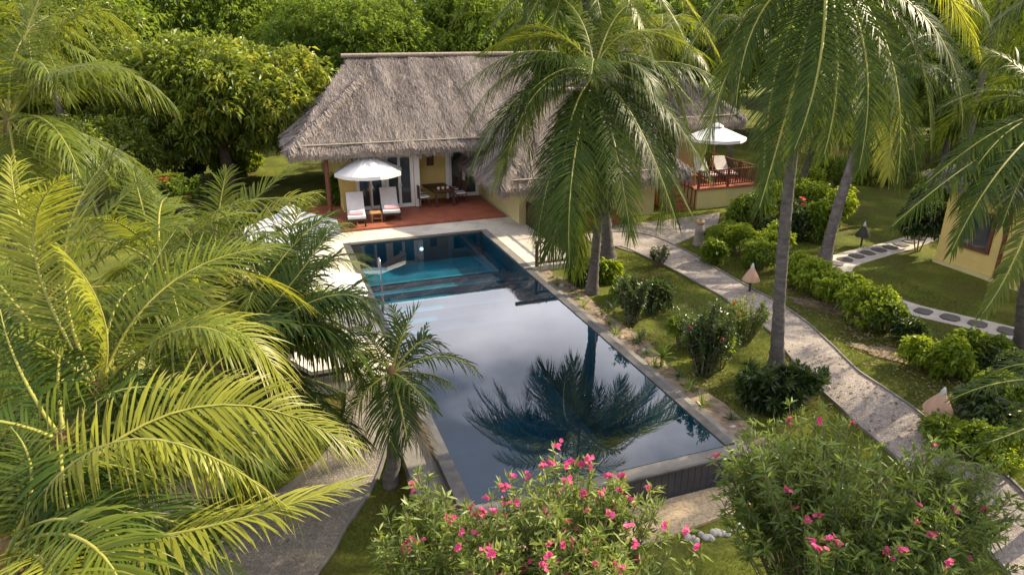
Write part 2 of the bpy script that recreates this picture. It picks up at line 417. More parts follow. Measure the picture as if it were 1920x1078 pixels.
def water_mat(name, tint, ior=2.6, bump=.006):
    m, n, l, out = nodes(name)
    tc = n.new('ShaderNodeTexCoord'); no = n.new('ShaderNodeTexNoise')
    no.inputs['Scale'].default_value = 1.6; no.inputs['Detail'].default_value = 3
    l.new(tc.outputs['Object'], no.inputs['Vector'])
    bp = n.new('ShaderNodeBump'); bp.inputs['Strength'].default_value = bump; bp.inputs['Distance'].default_value = .05
    l.new(no.outputs['Fac'], bp.inputs['Height'])
    fr = n.new('ShaderNodeFresnel'); fr.inputs['IOR'].default_value = ior; l.new(bp.outputs[0], fr.inputs['Normal'])
    t = n.new('ShaderNodeBsdfTransparent'); t.inputs[0].default_value = (*tint, 1)
    g = n.new('ShaderNodeBsdfGlossy'); g.inputs['Roughness'].default_value = .015; l.new(bp.outputs[0], g.inputs['Normal'])
    ge = n.new('ShaderNodeNewGeometry'); inv = n.new('ShaderNodeMath'); inv.operation = 'SUBTRACT'; inv.inputs[0].default_value = 1
    l.new(ge.outputs['Backfacing'], inv.inputs[1]); mu = n.new('ShaderNodeMath'); mu.operation = 'MULTIPLY'
    l.new(fr.outputs[0], mu.inputs[0]); l.new(inv.outputs[0], mu.inputs[1])
    ms = n.new('ShaderNodeMixShader'); l.new(mu.outputs[0], ms.inputs[0]); l.new(t.outputs[0], ms.inputs[1]); l.new(g.outputs[0], ms.inputs[2])
    va = n.new('ShaderNodeVolumeAbsorption'); va.inputs['Color'].default_value = (.18,.72,.82,1); va.inputs['Density'].default_value = .30
    l.new(va.outputs[0], out.inputs['Volume'])
    l.new(ms.outputs[0], out.inputs[0]); return m
M['water'] = water_mat('pool_water', (.55,.80,.86))

# ================================================================== the setting
PW, PL = 5.3, 16.1                      # pool width and length
GZ = -0.12                              # garden level (water is 0)
def sstep(a, b, x):
    t = np.clip((x - a) / (b - a), 0, 1); return t * t * (3 - 2 * t)
def ground_z(u, v):
    u = np.asarray(u, float); v = np.asarray(v, float)
    z = np.full(np.broadcast(u, v).shape, GZ)
    low = (1 - sstep(.2, 3.2, v)) * (1 - sstep(7.5, 11.0, u))
    z = z - .62 * low
    near = (1 - sstep(-.6, .3, v)) * sstep(-1.5, .2, u) * (1 - sstep(5.6, 7.0, u))
    z = z - .12 * near * (1 - low)
    z = z - .10 * sstep(.2, 1.2, -u) * (1 - low)
    far = sstep(60, 200, np.hypot(u, v))
    return z - far * 1.0
def gz(p):
    u, v = UV(p); return float(ground_z(u, v))
def G(px, py):
    "ground point seen at this place"
    p = onz(px, py, GZ)
    for _ in range(4): p = onz(px, py, gz(p))
    return p

us = np.unique(np.round(np.concatenate([[-320,-200,-120,-80,-60,-45,-35], np.arange(-28, 34, .5), [36,42,50,65,90,140,220,320], [-.28, PW+.28]]), 3))
vs_ = np.unique(np.round(np.concatenate([[-160,-90,-50,-30,-20], np.arange(-14, 44, .5), [46,52,60,75,100,150,230,320], [-.24, PL+.25]]), 3))
UU, VV = np.meshgrid(us, vs_, indexing='ij')
ZZ = ground_z(UU, VV) + (vnoise(UU * .7, VV * .7, 3) - .5) * .05 * (np.abs(UU - 2.6) > 3.6)
XY = np.stack([PO.x + BX.x * UU + AX.x * VV, PO.y + BX.y * UU + AX.y * VV, ZZ], -1).reshape(-1, 3)
nu, nv = UU.shape
fs = []
for i in range(nu - 1):
    uc = (us[i] + us[i+1]) / 2
    for j in range(nv - 1):
        vc = (vs_[j] + vs_[j+1]) / 2
        if -.28 < uc < PW + .28 and -.24 < vc < PL + .25: continue
        fs.append((i*nv+j, (i+1)*nv+j, (i+1)*nv+j+1, i*nv+j+1))
ground = struct(link('ground', np_mesh('ground', XY, fs, M['lawn'], smooth=True)))

def ribbon(name, pts, widths, material, lift=.03, n_sub=6, kerb=None, kerb_w=.07):
    "a path: a strip on the ground with a turned-down edge, optional edging stones"
    P_ = [Vector(p) for p in pts]; k = len(P_)
    # catmull-rom
    C_, Wd = [], []
    for i in range(k - 1):
        p0, p1, p2, p3 = P_[max(i-1,0)], P_[i], P_[i+1], P_[min(i+2,k-1)]
        for q in range(n_sub):
            t = q / n_sub
            C_.append(.5*((2*p1)+(p2-p0)*t+(2*p0-5*p1+4*p2-p3)*t*t+(3*p1-p0-3*p2+p3)*t**3)); Wd.append(widths[i]*(1-t)+widths[i+1]*t)
    C_.append(P_[-1]); Wd.append(widths[-1])
    m = MB(); v = []; fcs = []
    L_, R_ = [], []
    for i, c in enumerate(C_):
        t = (C_[min(i+1,len(C_)-1)] - C_[max(i-1,0)]); t.z = 0; t.normalize()
        sd = Vector((t.y, -t.x, 0))
        wob = (vnoise(np.array([i*.45]), np.array([.5]), 4)[0] - .5) * .10
        row = []
        for x in (-1, -.5, 0, .5, 1):
            q = c + sd * x * (Wd[i] / 2 + wob); q.z = gz(q) + lift
            row.append(q)
        lo = row[0].copy(); lo.z -= lift + .05; hi = row[-1].copy(); hi.z -= lift + .05
        v += [lo] + row + [hi]; L_.append(row[0]); R_.append(row[-1])
    n = 7
    for i in range(len(C_) - 1):
        for j in range(n - 1): fcs.append((i*n+j, i*n+j+1, (i+1)*n+j+1, (i+1)*n+j))
    m.add(v, fcs)
    o = struct(m.build(name, material))
    if kerb:
        for side in (L_, R_):
            kb = MB()
            for a, b in zip(side[:-1], side[1:]):
                kb.beam(a + Vector((0,0,.005)), b + Vector((0,0,.005)), kerb_w, .06)
            kb.build('edging', kerb, o)
    return o, C_, Wd

main_px = [(1105,452),(1185,452),(1262,484),(1335,524),(1408,566),(1484,620),(1548,690),(1625,752),(1712,822),(1806,896),(1886,975),(1980,1080)]
main_path, MC, MW = ribbon('path', [G(*p) for p in main_px], [1.9,2.1,1.7,1.45,1.4,1.35,1.3,1.3,1.3,1.3,1.3,1.3], M['path'], .03, 6, M['coping_dry'], .045)
main_path['label'] = 'grey stone garden path running along the right of the pool'
# forecourt in front of the steps
fc = MB(); pts = [G(1150,424), G(1240,415), G(1350,400), G(1345,425), G(1270,458), G(1190,475), G(1140,460)]
fc.poly([(p.x, p.y) for p in pts], GZ - .05, GZ + .036)
struct(fc.build('pavement', M['path']), label='paved forecourt at the foot of the red steps')
step_px = [(1760,436),(1690,460),(1620,478),(1566,497),(1572,521),(1610,548),(1700,578),(1800,602),(1905,627),(2010,655)]
step_path, SC, SW = ribbon('path', [G(*p) for p in step_px], [.95,1.0,1.1,1.25,1.35,1.15,1.0,1.0,1.0,1.0], M['concrete'], .025, 6)
step_path['label'] = 'pale concrete path inset with dark slate stepping slabs'
# stepping slabs one by one
acc, nxt = 0.0, .3
rs = random.Random(3)
for i in range(1, len(SC)):
    a, b = SC[i-1], SC[i]; seg = (b - a).length
    while acc + seg > nxt:
        t = (nxt - acc) / seg; c = a.lerp(b, t); d = (b - a); ang = math.atan2(d.y, d.x)
        sl = MB(); n = 9
        out = [(.235*(1+rs.uniform(-.14,.14))*math.copysign(abs(math.cos(q))**.6, math.cos(q)), .25*(1+rs.uniform(-.14,.14))*math.copysign(abs(math.sin(q))**.6, math.sin(q))) for q in [2*math.pi*k/n for k in range(n)]]
        sl.poly(out, 0, .05)
        o = sl.build('slab', M['slab'], step_path, (c.x, c.y, gz(c) + .012), (0, 0, ang + rs.uniform(-.1, .1)))
        nxt += .70
    acc += seg
left_px = [(688,655),(692,720),(690,800),(650,885),(560,985),(470,1090),(380,1200)]
left_path, LC, LW = ribbon('path', [G(*p) for p in left_px], [1.0,1.0,1.05,1.3,1.7,2.0,2.0], M['path_left'], .03, 6, M['coping_dry'], .05)
left_path['label'] = 'grey gravel path between the left palms and the pool'

# decks ------------------------------------------------------------
def plan(name, uv, z0, z1, material):
    m = MB(); m.poly([(W(u, v).x, W(u, v).y) for u, v in uv], z0, z1)
    return m.build(name, material)
struct(plan('pool_deck', [(-4.2,5.2),(-.27,5.2),(-.27,16.35),(5.57,16.35),(5.57,11.2),(7.35,11.2),(7.35,17.8),(-4.2,17.8)], -.5, .06, M['cream']), label='cream stone deck round the far end of the pool')
struct(plan('terrace', [(-1.2,17.8),(6.9,17.8),(6.9,22.2),(-1.2,22.2)], -.5, .16, M['terracotta']), label='red tiled terrace in front of the thatched house')
# beds
struct(plan('planting_bed', [(5.724,-.6),(6.25,-.6),(6.4,1.5),(6.2,3),(6.45,5),(6.25,7),(6.4,9),(6.2,11.15),(5.724,11.15)], -.6, -.085, M['soil']), label='bare soil bed along the right edge of the pool')
m = MB(); gp = [W(-.3,-1.0), W(1.5,-1.12), W(3,-1.25), W(4.5,-1.1), W(6.2,-1.2), W(6.3,-.25), W(-.3,-.25)]
m.poly([(p.x, p.y) for p in gp], -1.2, -.68)
struct(m.build('gravel', M['gravel']), 'stuff', 'tan gravel strip at the foot of the black weir wall')
for k, (px, py, rx, ry, an) in enumerate([(1590,585,1.7,.4,-38),(1700,672,1.3,.4,-36)]):
    c = G(px, py); m = MB(); rr = random.Random(k)
    out = []
    for q in range(22):
        a = 2*math.pi*q/22; r_ = 1 + rr.uniform(-.18, .18)
        x, y = rx*r_*math.cos(a), ry*r_*math.sin(a); ca, sa = math.cos(R(an)), math.sin(R(an))
        out.append((c.x + x*ca - y*sa, c.y + x*sa + y*ca))
    m.poly(out, GZ - .1, GZ + .028 + .002*k)
    struct(m.build('planting_bed', M['soil']), label='brown soil bed under the shrubs beside the path')

# pool -------------------------------------------------------------
pool = thing('swimming_pool', W(0, 0, 0), 'long infinity pool with dark teal tiles and a black weir end', 'pool', YAW)
SH = 14.0           # v where the shallow shelf ends and the steps begin
b = MB(); b.box(-.25, 0, -.02, PL + .22, -3.2, -.035); b.build('side_wall', M['pool_tile'], pool)
b = MB(); b.box(PW, PW + .25, -.02, PL + .22, -3.2, -.035); b.build('side_wall', M['pool_tile'], pool)
b = MB(); b.box(0, PW, PL, PL + .22, -3.2, -.035); b.build('end_wall', M['pool_tile'], pool)
b = MB(); b.box(-.25, PW + .25, -.02, PL + .22, -3.4, -3.18); b.build('pool_floor', M['pool_tile'], pool)
b = MB(); b.box(.005, PW - .005, SH, PL - .005, -3.18, -.95); b.build('shelf', M['pool_tile'], pool)
for i in range(5):
    z = -.95 - .24 * (i + 1)
    st = MB(); st.box(.004, PW - .004, SH - .42*(i+1), SH - .42*i - .002, -3.18, z); so = st.build('step', M['pool_tile'], pool)
for i in range(4):
    z = -.95 - .24 * i
    ns = MB(); ns.box(.02, PW - .02, SH - .42*i - .004, SH - .42*i + .075, z - .01, z + .012); ns.build('step_nosing', M['nosing'], pool)
# coping
b = MB(); b.box(-.27, -.13, 0, PL + .24, -.5, .035); b.build('coping', M['coping'], pool)
b = MB(); b.box(-.128, .0, .0, PL, -.3, .022); b.build('coping', M['coping'], pool)
b = MB(); b.box(-.85, -.274, -.3, 5.19, -1.0, -.10); b.build('outer_ledge', M['coping_dry'], pool)
b = MB(); b.box(PW + .002, PW + .22, -.02, 11.19, -.4, .028); b.build('coping', M['coping'], pool)
b = MB(); b.box(PW + .222, PW + .42, -.3, 11.19, -1.1, -.03); b.build('outer_ledge', M['coping_dry'], pool)
b = MB(); b.box(PW + .002, PW + .272, 11.192, PL + .2, -.4, .05); b.build('coping', M['coping_dry'], pool)
b = MB(); b.box(0, PW, PL + .002, PL + .252, -.3, .045); b.build('coping', M['coping'], pool)
# weir: a pale wet lip and a black tiled face
weir = MB().box(-.26, PW + .26, -.30, -.021, -1.4, -.012).build('weir_wall', M['coping_dry'], pool)
tw, n_t = .15, 37
tile_me = MB().box(.004, tw - .004, -.318, -.302, -.70, -.045).mesh('tile', M['black_tile'])
for i in range(n_t):
    link('tile', tile_me, weir, (-.24 + i * tw, 0, rs.uniform(-.004, .004)))
MB().box(-.27, PW + .27, -.36, -.3005, -.044, -.008).build('weir_lip', M['coping'], weir)
b = MB(); b.lathe([(0,0),(.10,0),(.12,-.02)], 16); 
lampo = MB(); lampo.lathe([(.001,.03),(.055,.03),(.075,.0)], 16, 0); lampo.build('pool_lamp', M['pool_lamp'], pool, (2.75, PL-.02, -.42), (R(90), 0, 0))
wm = MB(); wm.box(.006, PW - .006, -.018, PL - .006, -3.17, 0.0)
wo = wm.build('water', M['water'], None, W(0, 0, 0), (0, 0, YAW)); struct(wo, label='still dark blue pool water mirroring the palms and clouds')
# plunge pool beside the house
pp = thing('plunge_pool', W(-3.4, 21.2, 0), 'small deep blue plunge pool beyond the left end of the thatched house', 'pool', YAW)
MB().box(-1.5, 1.5, -1.6, 1.6, -.9, -.8).build('floor', M['pool_tile'], pp)
for a_ in ((-1.7,-1.5,-1.8,1.8), (1.5,1.7,-1.8,1.8), (-1.5,1.5,-1.8,-1.6), (-1.5,1.5,1.6,1.8)):
    MB().box(a_[0], a_[1], a_[2], a_[3], -.9, .12).build('rim', M['coping'], pp)
MB().box(-1.49, 1.49, -1.59, 1.59, -.79, .06).build('water', M['water'], pp)

# ================================================================== houses
def thatch_roof(house, fl, fr, bl, br, ez, rl, rr, rz, hipf=.72, n_straw=20000, seed=1, over=.25, n_fringe=2600, gablet=.25):
    """house-local plan corners of the eaves, ridge ends; hips stop at hipf of the height, small gables above"""
    rg = np.random.default_rng(seed)
    V3 = lambda p, z: Vector((p[0], p[1], z))
    FL, FR, BL, BR = V3(fl, ez), V3(fr, ez), V3(bl, ez), V3(br, ez)
    RL, RR = V3(rl, rz), V3(rr, rz)
    hz = ez + (rz - ez) * hipf
    def lev(a, b, f): return a.lerp(b, f)
    # slope lines: front plane at hip-top height
    hlf = Vector((rl[0] + gablet, fl[1] + (rl[1] - fl[1]) * hipf, hz)); hlb = Vector((rl[0] + gablet, bl[1] + (rl[1] - bl[1]) * hipf, hz))
    hrf = Vector((rr[0] - gablet, fr[1] + (rr[1] - fr[1]) * hipf, hz)); hrb = Vector((rr[0] - gablet, br[1] + (rr[1] - br[1]) * hipf, hz))
    slopes = [[FL, FR, hrf, RR, RL, hlf], [BR, BL, hlb, RL, RR, hrb], [BL, FL, hlf, hlb], [FR, BR, hrb, hrf]]
    roof = None
    bed = MB()
    for sl in slopes:
        n = len(sl); e = (sl[1] - sl[0]).normalized(); nn = e.cross((sl[2] - sl[1])).normalized()
        low = [p - Vector((0, 0, .26)) for p in sl]
        bed.add(sl + low, [tuple(range(n)), tuple(range(2*n-1, n-1, -1)), (0, n, n+1, 1)])
    for a, b_, c in ((hlf, hlb, RL), (hrb, hrf, RR)):
        bed.add([a, b_, c], [(0, 1, 2)])
    roof = bed.build('roof', M['thatch'], house)
    # straw, in real blades
    VS, FS, TN = [], [], []; base = 0
    areas = []
    for sl in slopes:
        ar = 0
        for k in range(1, len(sl) - 1): ar += (sl[k] - sl[0]).cross(sl[k+1] - sl[0]).length / 2
        areas.append(ar)
    tot = sum(areas)
    for sl, ar in zip(slopes, areas):
        n = int(n_straw * ar / tot)
        tri = []; w = []
        for k in range(1, len(sl) - 1):
            tri.append([np.array(sl[0]), np.array(sl[k]), np.array(sl[k+1])]); w.append((sl[k]-sl[0]).cross(sl[k+1]-sl[0]).length)
        w = np.array(w) / sum(w); tri = np.array(tri)
        id_ = rg.choice(len(tri), n, p=w); r1 = np.sqrt(rg.random(n)); r2 = rg.random(n)
        T = tri[id_]; p = (1-r1)[:,None]*T[:,0] + (r1*(1-r2))[:,None]*T[:,1] + (r1*r2)[:,None]*T[:,2]
        e = np.array((sl[1]-sl[0]).normalized()); up = Vector((sl[1]-sl[0])).cross(sl[2]-sl[1]).normalized()
        if up.z < 0: up = -up
        up = np.array(up); dn = np.cross(e, up); 
        if dn[2] > 0: dn = -dn
        eu = p @ e; ev = p @ dn
        h = vnoise(eu*1.9, ev*.33, seed) * .13 + vnoise(eu*6, ev*1.4, seed+5) * .05 - .05
        tone = np.clip(.12 + .8*vnoise(eu*1.9, ev*.33, seed)*.7 + .25*vnoise(eu*2.4, ev*.5, seed+9) + rg.normal(0, .22, n) - .0, 0, 1)
        lg = rg.uniform(.3, .65, n); wd = rg.uniform(.012, .028, n)
        d = dn + e * rg.normal(0, .20, n)[:,None] + up * rg.normal(-.03, .07, n)[:,None]
        d /= np.linalg.norm(d, axis=1)[:,None]
        sd = np.cross(d, up + rg.normal(0, .35, (n,3))); sd /= np.linalg.norm(sd, axis=1)[:,None]
        p0 = p - d * lg[:,None]*.5 + up * (h + .02)[:,None]; p1 = p + d * lg[:,None]*.5 + up * (h + rg.uniform(.0, .06, n))[:,None]
        q = np.stack([p0 - sd*wd[:,None]*.5, p0 + sd*wd[:,None]*.5, p1 + sd*wd[:,None]*.35, p1 - sd*wd[:,None]*.35], 1)
        VS.append(q.reshape(-1,3)); FS.append(np.arange(4*n).reshape(-1,4) + base); base += 4*n
        t = np.zeros((n,4,4)); t[:,:,0] = tone[:,None]; t[:,2:,1] = .85; t[:,:,3] = 1; TN.append(t.reshape(-1,4))
    # ragged fringe along the eaves and the pale hip ridges
    edges = [(FL,FR,1.0),(BL,FL,1.0),(FR,BR,1.0)]
    for a, b_, k in edges:
        L_ = (b_-a).length; n = int(n_fringe * L_ / (FR-FL).length)
        t = rg.random(n); A, B = np.array(a), np.array(b_); p = A + (B-A)*t[:,None]
        e = (B-A)/L_; outw = np.cross(e, [0,0,1]);
        p = p - outw * rg.uniform(0, .3, n)[:,None] + np.array([0,0,1.])*(rg.uniform(-.12,.10,n))[:,None]
        lg = rg.uniform(.18,.42,n) * (.75+.5*vnoise(t*L_*2.1, t*0+.3, seed))
        d = np.array([0,0,-1.]) + outw*rg.uniform(-.05,.45,n)[:,None] + e*rg.normal(0,.18,n)[:,None]; d /= np.linalg.norm(d,axis=1)[:,None]
        sd = np.cross(d, outw + rg.normal(0,.4,(n,3))); sd /= np.linalg.norm(sd,axis=1)[:,None]
        wd = rg.uniform(.012,.035,n)[:,None]; p1 = p + d*lg[:,None]
        q = np.stack([p-sd*wd*.5, p+sd*wd*.5, p1+sd*wd*.2, p1-sd*wd*.2],1)
        VS.append(q.reshape(-1,3)); FS.append(np.arange(4*n).reshape(-1,4)+base); base += 4*n
        tt = np.zeros((n,4,4)); tt[:,:,0] = rg.uniform(.2,1,n)[:,None]; tt[:,2:,1]=.9; tt[:,:,3]=1; TN.append(tt.reshape(-1,4))
    for a, b_ in ((FL,hlf),(FR,hrf),(BL,hlb)):
        n = 1500; t = rg.random(n); A,B = np.array(a),np.array(b_); e=(B-A)/np.linalg.norm(B-A)
        p = A+(B-A)*t[:,None]; sidev = np.cross(e,[0,0,1]); sidev/=np.linalg.norm(sidev)
        sg = rg.choice([-1,1],n)[:,None]
        d = sidev*sg*rg.uniform(.5,1,n)[:,None] - e*rg.uniform(.2,.9,n)[:,None] + np.array([0,0,-.25]); d/=np.linalg.norm(d,axis=1)[:,None]
        p = p+np.array([0,0,.16])+rg.normal(0,.04,(n,3)); lg=rg.uniform(.2,.45,n)[:,None]; p1=p+d*lg
        sd=np.cross(d,[0,0,1.]+rg.normal(0,.3,(n,3))); sd/=np.linalg.norm(sd,axis=1)[:,None]; wd=rg.uniform(.015,.04,n)[:,None]
        q=np.stack([p-sd*wd*.5,p+sd*wd*.5,p1+sd*wd*.3,p1-sd*wd*.3],1)
        VS.append(q.reshape(-1,3)); FS.append(np.arange(4*n).reshape(-1,4)+base); base+=4*n
        tt=np.zeros((n,4,4)); tt[:,:,0]=rg.uniform(.6,1,n)[:,None]; tt[:,2:,1]=.7; tt[:,:,3]=1; TN.append(tt.reshape(-1,4))
    st = link('straw', np_mesh('straw', np.concatenate(VS), np.concatenate(FS), M['straw'], np.concatenate(TN)), roof)
    st['kind'] = 'stuff'
    # poles that hold the thatch down
    z_up = Vector((0,0,.15))
    rp = MB(); rp.tube([RL + z_up - Vector((.35,0,0)), RL.lerp(RR,.5) + z_up, RR + z_up + Vector((.35,0,0))], .11, 8); rp.build('ridge_pole', M['bamboo'], roof)
    k = .06
    a, b_ = FL.lerp(hlf, k), FR.lerp(hrf, k)
    ep = MB(); ep.tube([a + Vector((0,0,.14)), a.lerp(b_,.5) + Vector((0,0,.10)), b_ + Vector((0,0,.14))], .04, 6); ep.build('batten_pole', M['bamboo'], roof)
    return roof

def framed_door(parent, x0, x1, y, z0, z1, leaves=2, name='door', frame='white', fw=.09):
    "glazed door in a painted frame, facing -y"
    d = MB()
    d.box(x0, x0+fw, y-.07, y+.05, z0, z1); d.box(x1-fw, x1, y-.07, y+.05, z0, z1); d.box(x0+fw, x1-fw, y-.07, y+.05, z1-fw, z1)
    d.box(x0+fw, x1-fw, y-.07, y+.05, z0, z0+.05)
    do = d.build(name, M[frame], parent)
    w = (x1 - x0 - 2*fw) / leaves
    for i in range(leaves):
        a = x0 + fw + i*w
        MB().box(a+.06, a+w-.06, y-.015, y+.0, z0+.16, z1-fw-.06).build('pane', M['glass'], do)
        s = MB(); yy = (y-.045, y+.02)
        s.box(a+.002, a+.06, *yy, z0+.052, z1-fw-.002); s.box(a+w-.06, a+w-.002, *yy, z0+.052, z1-fw-.002)
        s.box(a+.06, a+w-.06, *yy, z1-fw-.06, z1-fw-.003); s.box(a+.06, a+w-.06, *yy, z0+.053, z0+.16)
        s.build('leaf_frame', M[frame], do)
        MB().box(a+(w-.09 if i == 0 else .05), a+(w-.05 if i == 0 else .09), y-.085, y-.046, z0+.95, z0+1.1).build('handle', M['steel'], do)
    return do

# ---- main thatched house behind the pool (local x = along BX, local y = along AX)
hA = thing('thatched_house', W(0, 0, .16), 'yellow house with the big grey thatched roof facing the far end of the pool', 'house', YAW)
FV, FR_ = 20.7, 21.8
w = MB(); w.box(.35, .95, FV, FV+.2, 0, 3.2); w.box(3.75, 5.45, FR_, FR_+.2, 0, 3.4); w.box(6.95, 11.8, FR_, FR_+.2, 0, 3.4)
w.box(.95, 3.55, FV, FV+.2, 2.45, 3.2); w.box(5.45, 6.95, FR_, FR_+.2, 2.45, 3.4); w.box(3.55, 3.75, FV, FR_+.2, 0, 3.2)
w.box(.35, .55, FV+.2, 31, 0, 3.2); w.box(11.6, 11.8, FR_+.2, 31, 0, 3.2); w.box(.55, 11.6, 30.8, 31, 0, 3.2)
w.build('wall', M['yellow'], hA)
framed_door(hA, .96, 2.24, FV+.05, .01, 2.44); framed_door(hA, 2.26, 3.54, FV+.05, .01, 2.44)
framed_door(hA, 5.46, 6.94, FR_+.05, .01, 2.44)
MB().box(3.556, 3.80, FV-.10, FV-.003, 0, 3.0).build('pilaster', M['white'], hA)
MB().box(5.28, 5.46, FR_-.16, FR_-.074, 0, 3.0).build('pilaster', M['white'], hA)
MB().box(.55, 3.5, FV+.25, FV+.3, 0, 3.1).box(3.8, 11.5, FR_+.25, FR_+.3, 0, 3.1).build('curtain', M['cushion'], hA)
pf = MB().box(4.42, 4.75, FR_-.05, FR_-.003, 1.6, 2.05).build('wall_panel', M['wood'], hA)
MB().box(4.47, 4.70, FR_-.062, FR_-.0505, 1.66, 2.0).build('picture', M['wood_red'], pf)
for x, y in ((-.3, 20.0), (7.4, 20.0)):
    MB().lathe([(.10,-.3),(.10,3.0),(.09,3.05)], 10, 0, (x, y, 0)).build('post', M['wood_red'], hA)
thatch_roof(hA, (-1.75,19.6), (13.0,19.6), (-1.75,32.2), (13.0,32.2), 2.82, (1.75,26), (11.2,26), 6.2, .74, 80000, 3)

# ---- second villa with a low eave right of the pool deck
hB = thing('thatched_villa', W(0, 0, GZ), 'yellow villa with a low thatched eave right of the pool deck behind the palm', 'house', YAW)
w = MB(); w.box(7.1, 7.3, 16.6, 23.5, -.1, 2.5); w.box(7.3, 10.0, 16.6, 16.8, -.1, 2.5); w.box(11.3, 13.6, 16.6, 16.8, -.1, 2.5)
w.box(10.0, 11.3, 16.6, 16.8, -.1, .62); w.box(10.0, 11.3, 16.6, 16.8, 1.95, 2.5); w.box(13.4, 13.6, 16.8, 23.5, -.1, 2.5); w.box(7.3, 13.4, 23.3, 23.5, -.1, 2.5)
w.build('wall', M['plinth'], hB)
framed_door(hB, 10.01, 11.29, 16.66, .63, 1.94, 2, 'window')
st = MB()
for i in range(3): st.box(9.7, 11.5, 16.59 - .32*(i+1), 16.59 - .32*i - .002*(i>0), -.1, .45 - .15*i)
st.build('entrance_step', M['terracotta'], hB)
thatch_roof(hB, (5.9,15.4), (14.6,15.4), (5.9,24.8), (14.6,24.8), 2.0, (8.6,20.1), (12.2,20.1), 5.1, .75, 26000, 8, n_fringe=2000)

# ---- villa on a raised red deck
hC = thing('deck_villa', W(0, 0, GZ), 'thatched villa on a raised red deck behind the right palms', 'house', YAW)
cu0, cv0 = UV(onz(1330, 388, GZ)); cu1, cv1 = UV(onz(1432, 370, GZ))
DZ = .95
x0, x1, y0 = 14.2, 19.4, cv0 - .2
MB().box(x0+1.75, x1, y0, y0+4.6, -.1, DZ-.06).box(x0, x0+1.75, y0+1.6, y0+4.6, -.1, DZ-.06).build('plinth', M['plinth'], hC)
MB().box(x0+1.7, x1+.06, y0-.06, y0+4.5, DZ-.058, DZ).box(x0-.05, x0+1.7, y0+1.55, y0+4.5, DZ-.058, DZ).build('deck_floor', M['terracotta'], hC)
w = MB(); yy = y0 + 4.61
w.box(x0, x0+.6, yy, yy+.2, -.1, 4.0); w.box(x0+3.6, x0+5.2, yy, yy+.2, -.1, 4.0); w.box(x0+.6, x0+3.6, yy, yy+.2, DZ+2.3, 4.0); w.box(x0+.6, x0+3.6, yy, yy+.2, -.1, DZ)
w.box(x0, x0+.2, yy+.2, yy+7, -.1, 4); w.box(x1-.2, x1, yy+.2, yy+7, -.1, 4); w.box(x0+.2, x1-.2, yy+6.8, yy+7, -.1, 4)
w.build('wall', M['plinth'], hC)
framed_door(hC, x0+.61, x0+2.09, yy+.05, DZ+.01, DZ+2.29); framed_door(hC, x0+2.11, x0+3.59, yy+.05, DZ+.01, DZ+2.29)
MB().box(x0+.6, x0+3.6, yy+.3, yy+.34, DZ, 3.6).build('curtain', M['cushion'], hC)
sx0, sx1 = x0+.35, x0+1.6
for i in range(5):
    MB().box(sx0, sx1, y0+1.54-.30*(i+1), y0+1.54-.30*i-.003, -.1, DZ-.19*(i+1)+.02).build('stair_tread', M['terracotta'], hC)
for sx in (sx0-.06, sx1+.06):
    r = MB(); a, b_ = Vector((sx, y0+.05, .85)), Vector((sx, y0+1.55, DZ+.85)); r.beam(a, b_, .06, .05)
    for k in range(6):
        p = a.lerp(b_, k/5); r.box(p.x-.02, p.x+.02, p.y-.02, p.y+.02, p.z-.85, p.z-.02)
    r.build('stair_rail', M['wood_red'], hC)
def railing(parent, a, b_, z, h=.8, n=None, name='railing', material='wood_red'):
    a, b_ = Vector((*a, z)), Vector((*b_, z)); L_ = (b_-a).length
    n = n or int(L_/.13)
    rl_ = MB(); rl_.beam(a+Vector((0,0,h)), b_+Vector((0,0,h)), .08, .05); rl_.beam(a+Vector((0,0,.12)), b_+Vector((0,0,.12)), .05, .04)
    o = rl_.build(name, M[material], parent)
    bal = MB().box(-.018,.018,-.018,.018,.14,h-.026).mesh('baluster', M[material]); pst = MB().box(-.045,.045,-.045,.045,0,h+.07).mesh('post', M[material])
    for k in range(n+1):
        p = a.lerp(b_, k/n)
        if k % max(1, n//max(1, round(L_/1.5))) == 0 or k == n: link('post', pst, o, p)
        else: link('baluster', bal, o, p)
    return o
railing(hC, (x0+1.8, y0+.06), (x1-.05, y0+.06), DZ); railing(hC, (x1-.05, y0+.2), (x1-.05, y0+4.4), DZ)
thatch_roof(hC, (x0-1.0, yy-1.3), (x1+1.4, yy-1.3), (x0-1.0, yy+9), (x1+1.4, yy+9), 3.45, (x0+1.8, yy+3.8), (x1-1.2, yy+3.8), 7.0, .75, 22000, 14)

# ---- yellow boarded cottage at the right edge
cD = onz(1750, 492, GZ); ud, vd = UV(cD)
hD = thing('boarded_cottage', W(ud, vd, GZ), 'yellow boarded cottage with a brown framed window at the right edge', 'house', YAW)
wl_ = 8.0
core = MB().box(.06, 5.5, -wl_, 0, .15, 2.75).box(0, 5.6, -wl_-.05, .05, 0, .15).build('wall', M['plinth'], hD)
nb = 15; bh = 2.58 / nb
for i in range(nb):
    z0 = .16 + i*bh
    # horizontal boards, lapped, cut round the window
    for (ya, yb) in (((-wl_, -.001),) if not (4 <= i <= 11) else ((-wl_, -1.86), (-.64, -.001))):
        m = MB(); m.add([(.058,ya,z0),(.058,yb,z0),(.026,yb,z0),(.026,ya,z0),(.058,ya,z0+bh),(.058,yb,z0+bh),(.036,yb,z0+bh),(.036,ya,z0+bh)],[(0,1,2,3),(7,6,5,4),(3,2,6,7),(0,3,7,4),(1,5,6,2),(0,4,5,1)])
        m.build('board', M['yellow'], core)
wf = MB(); wf.box(-.03,.055,-1.85,-1.75,.86,2.2); wf.box(-.03,.055,-.75,-.65,.86,2.2); wf.box(-.03,.055,-1.75,-.75,2.1,2.2); wf.box(-.03,.055,-1.75,-.75,.86,.96)
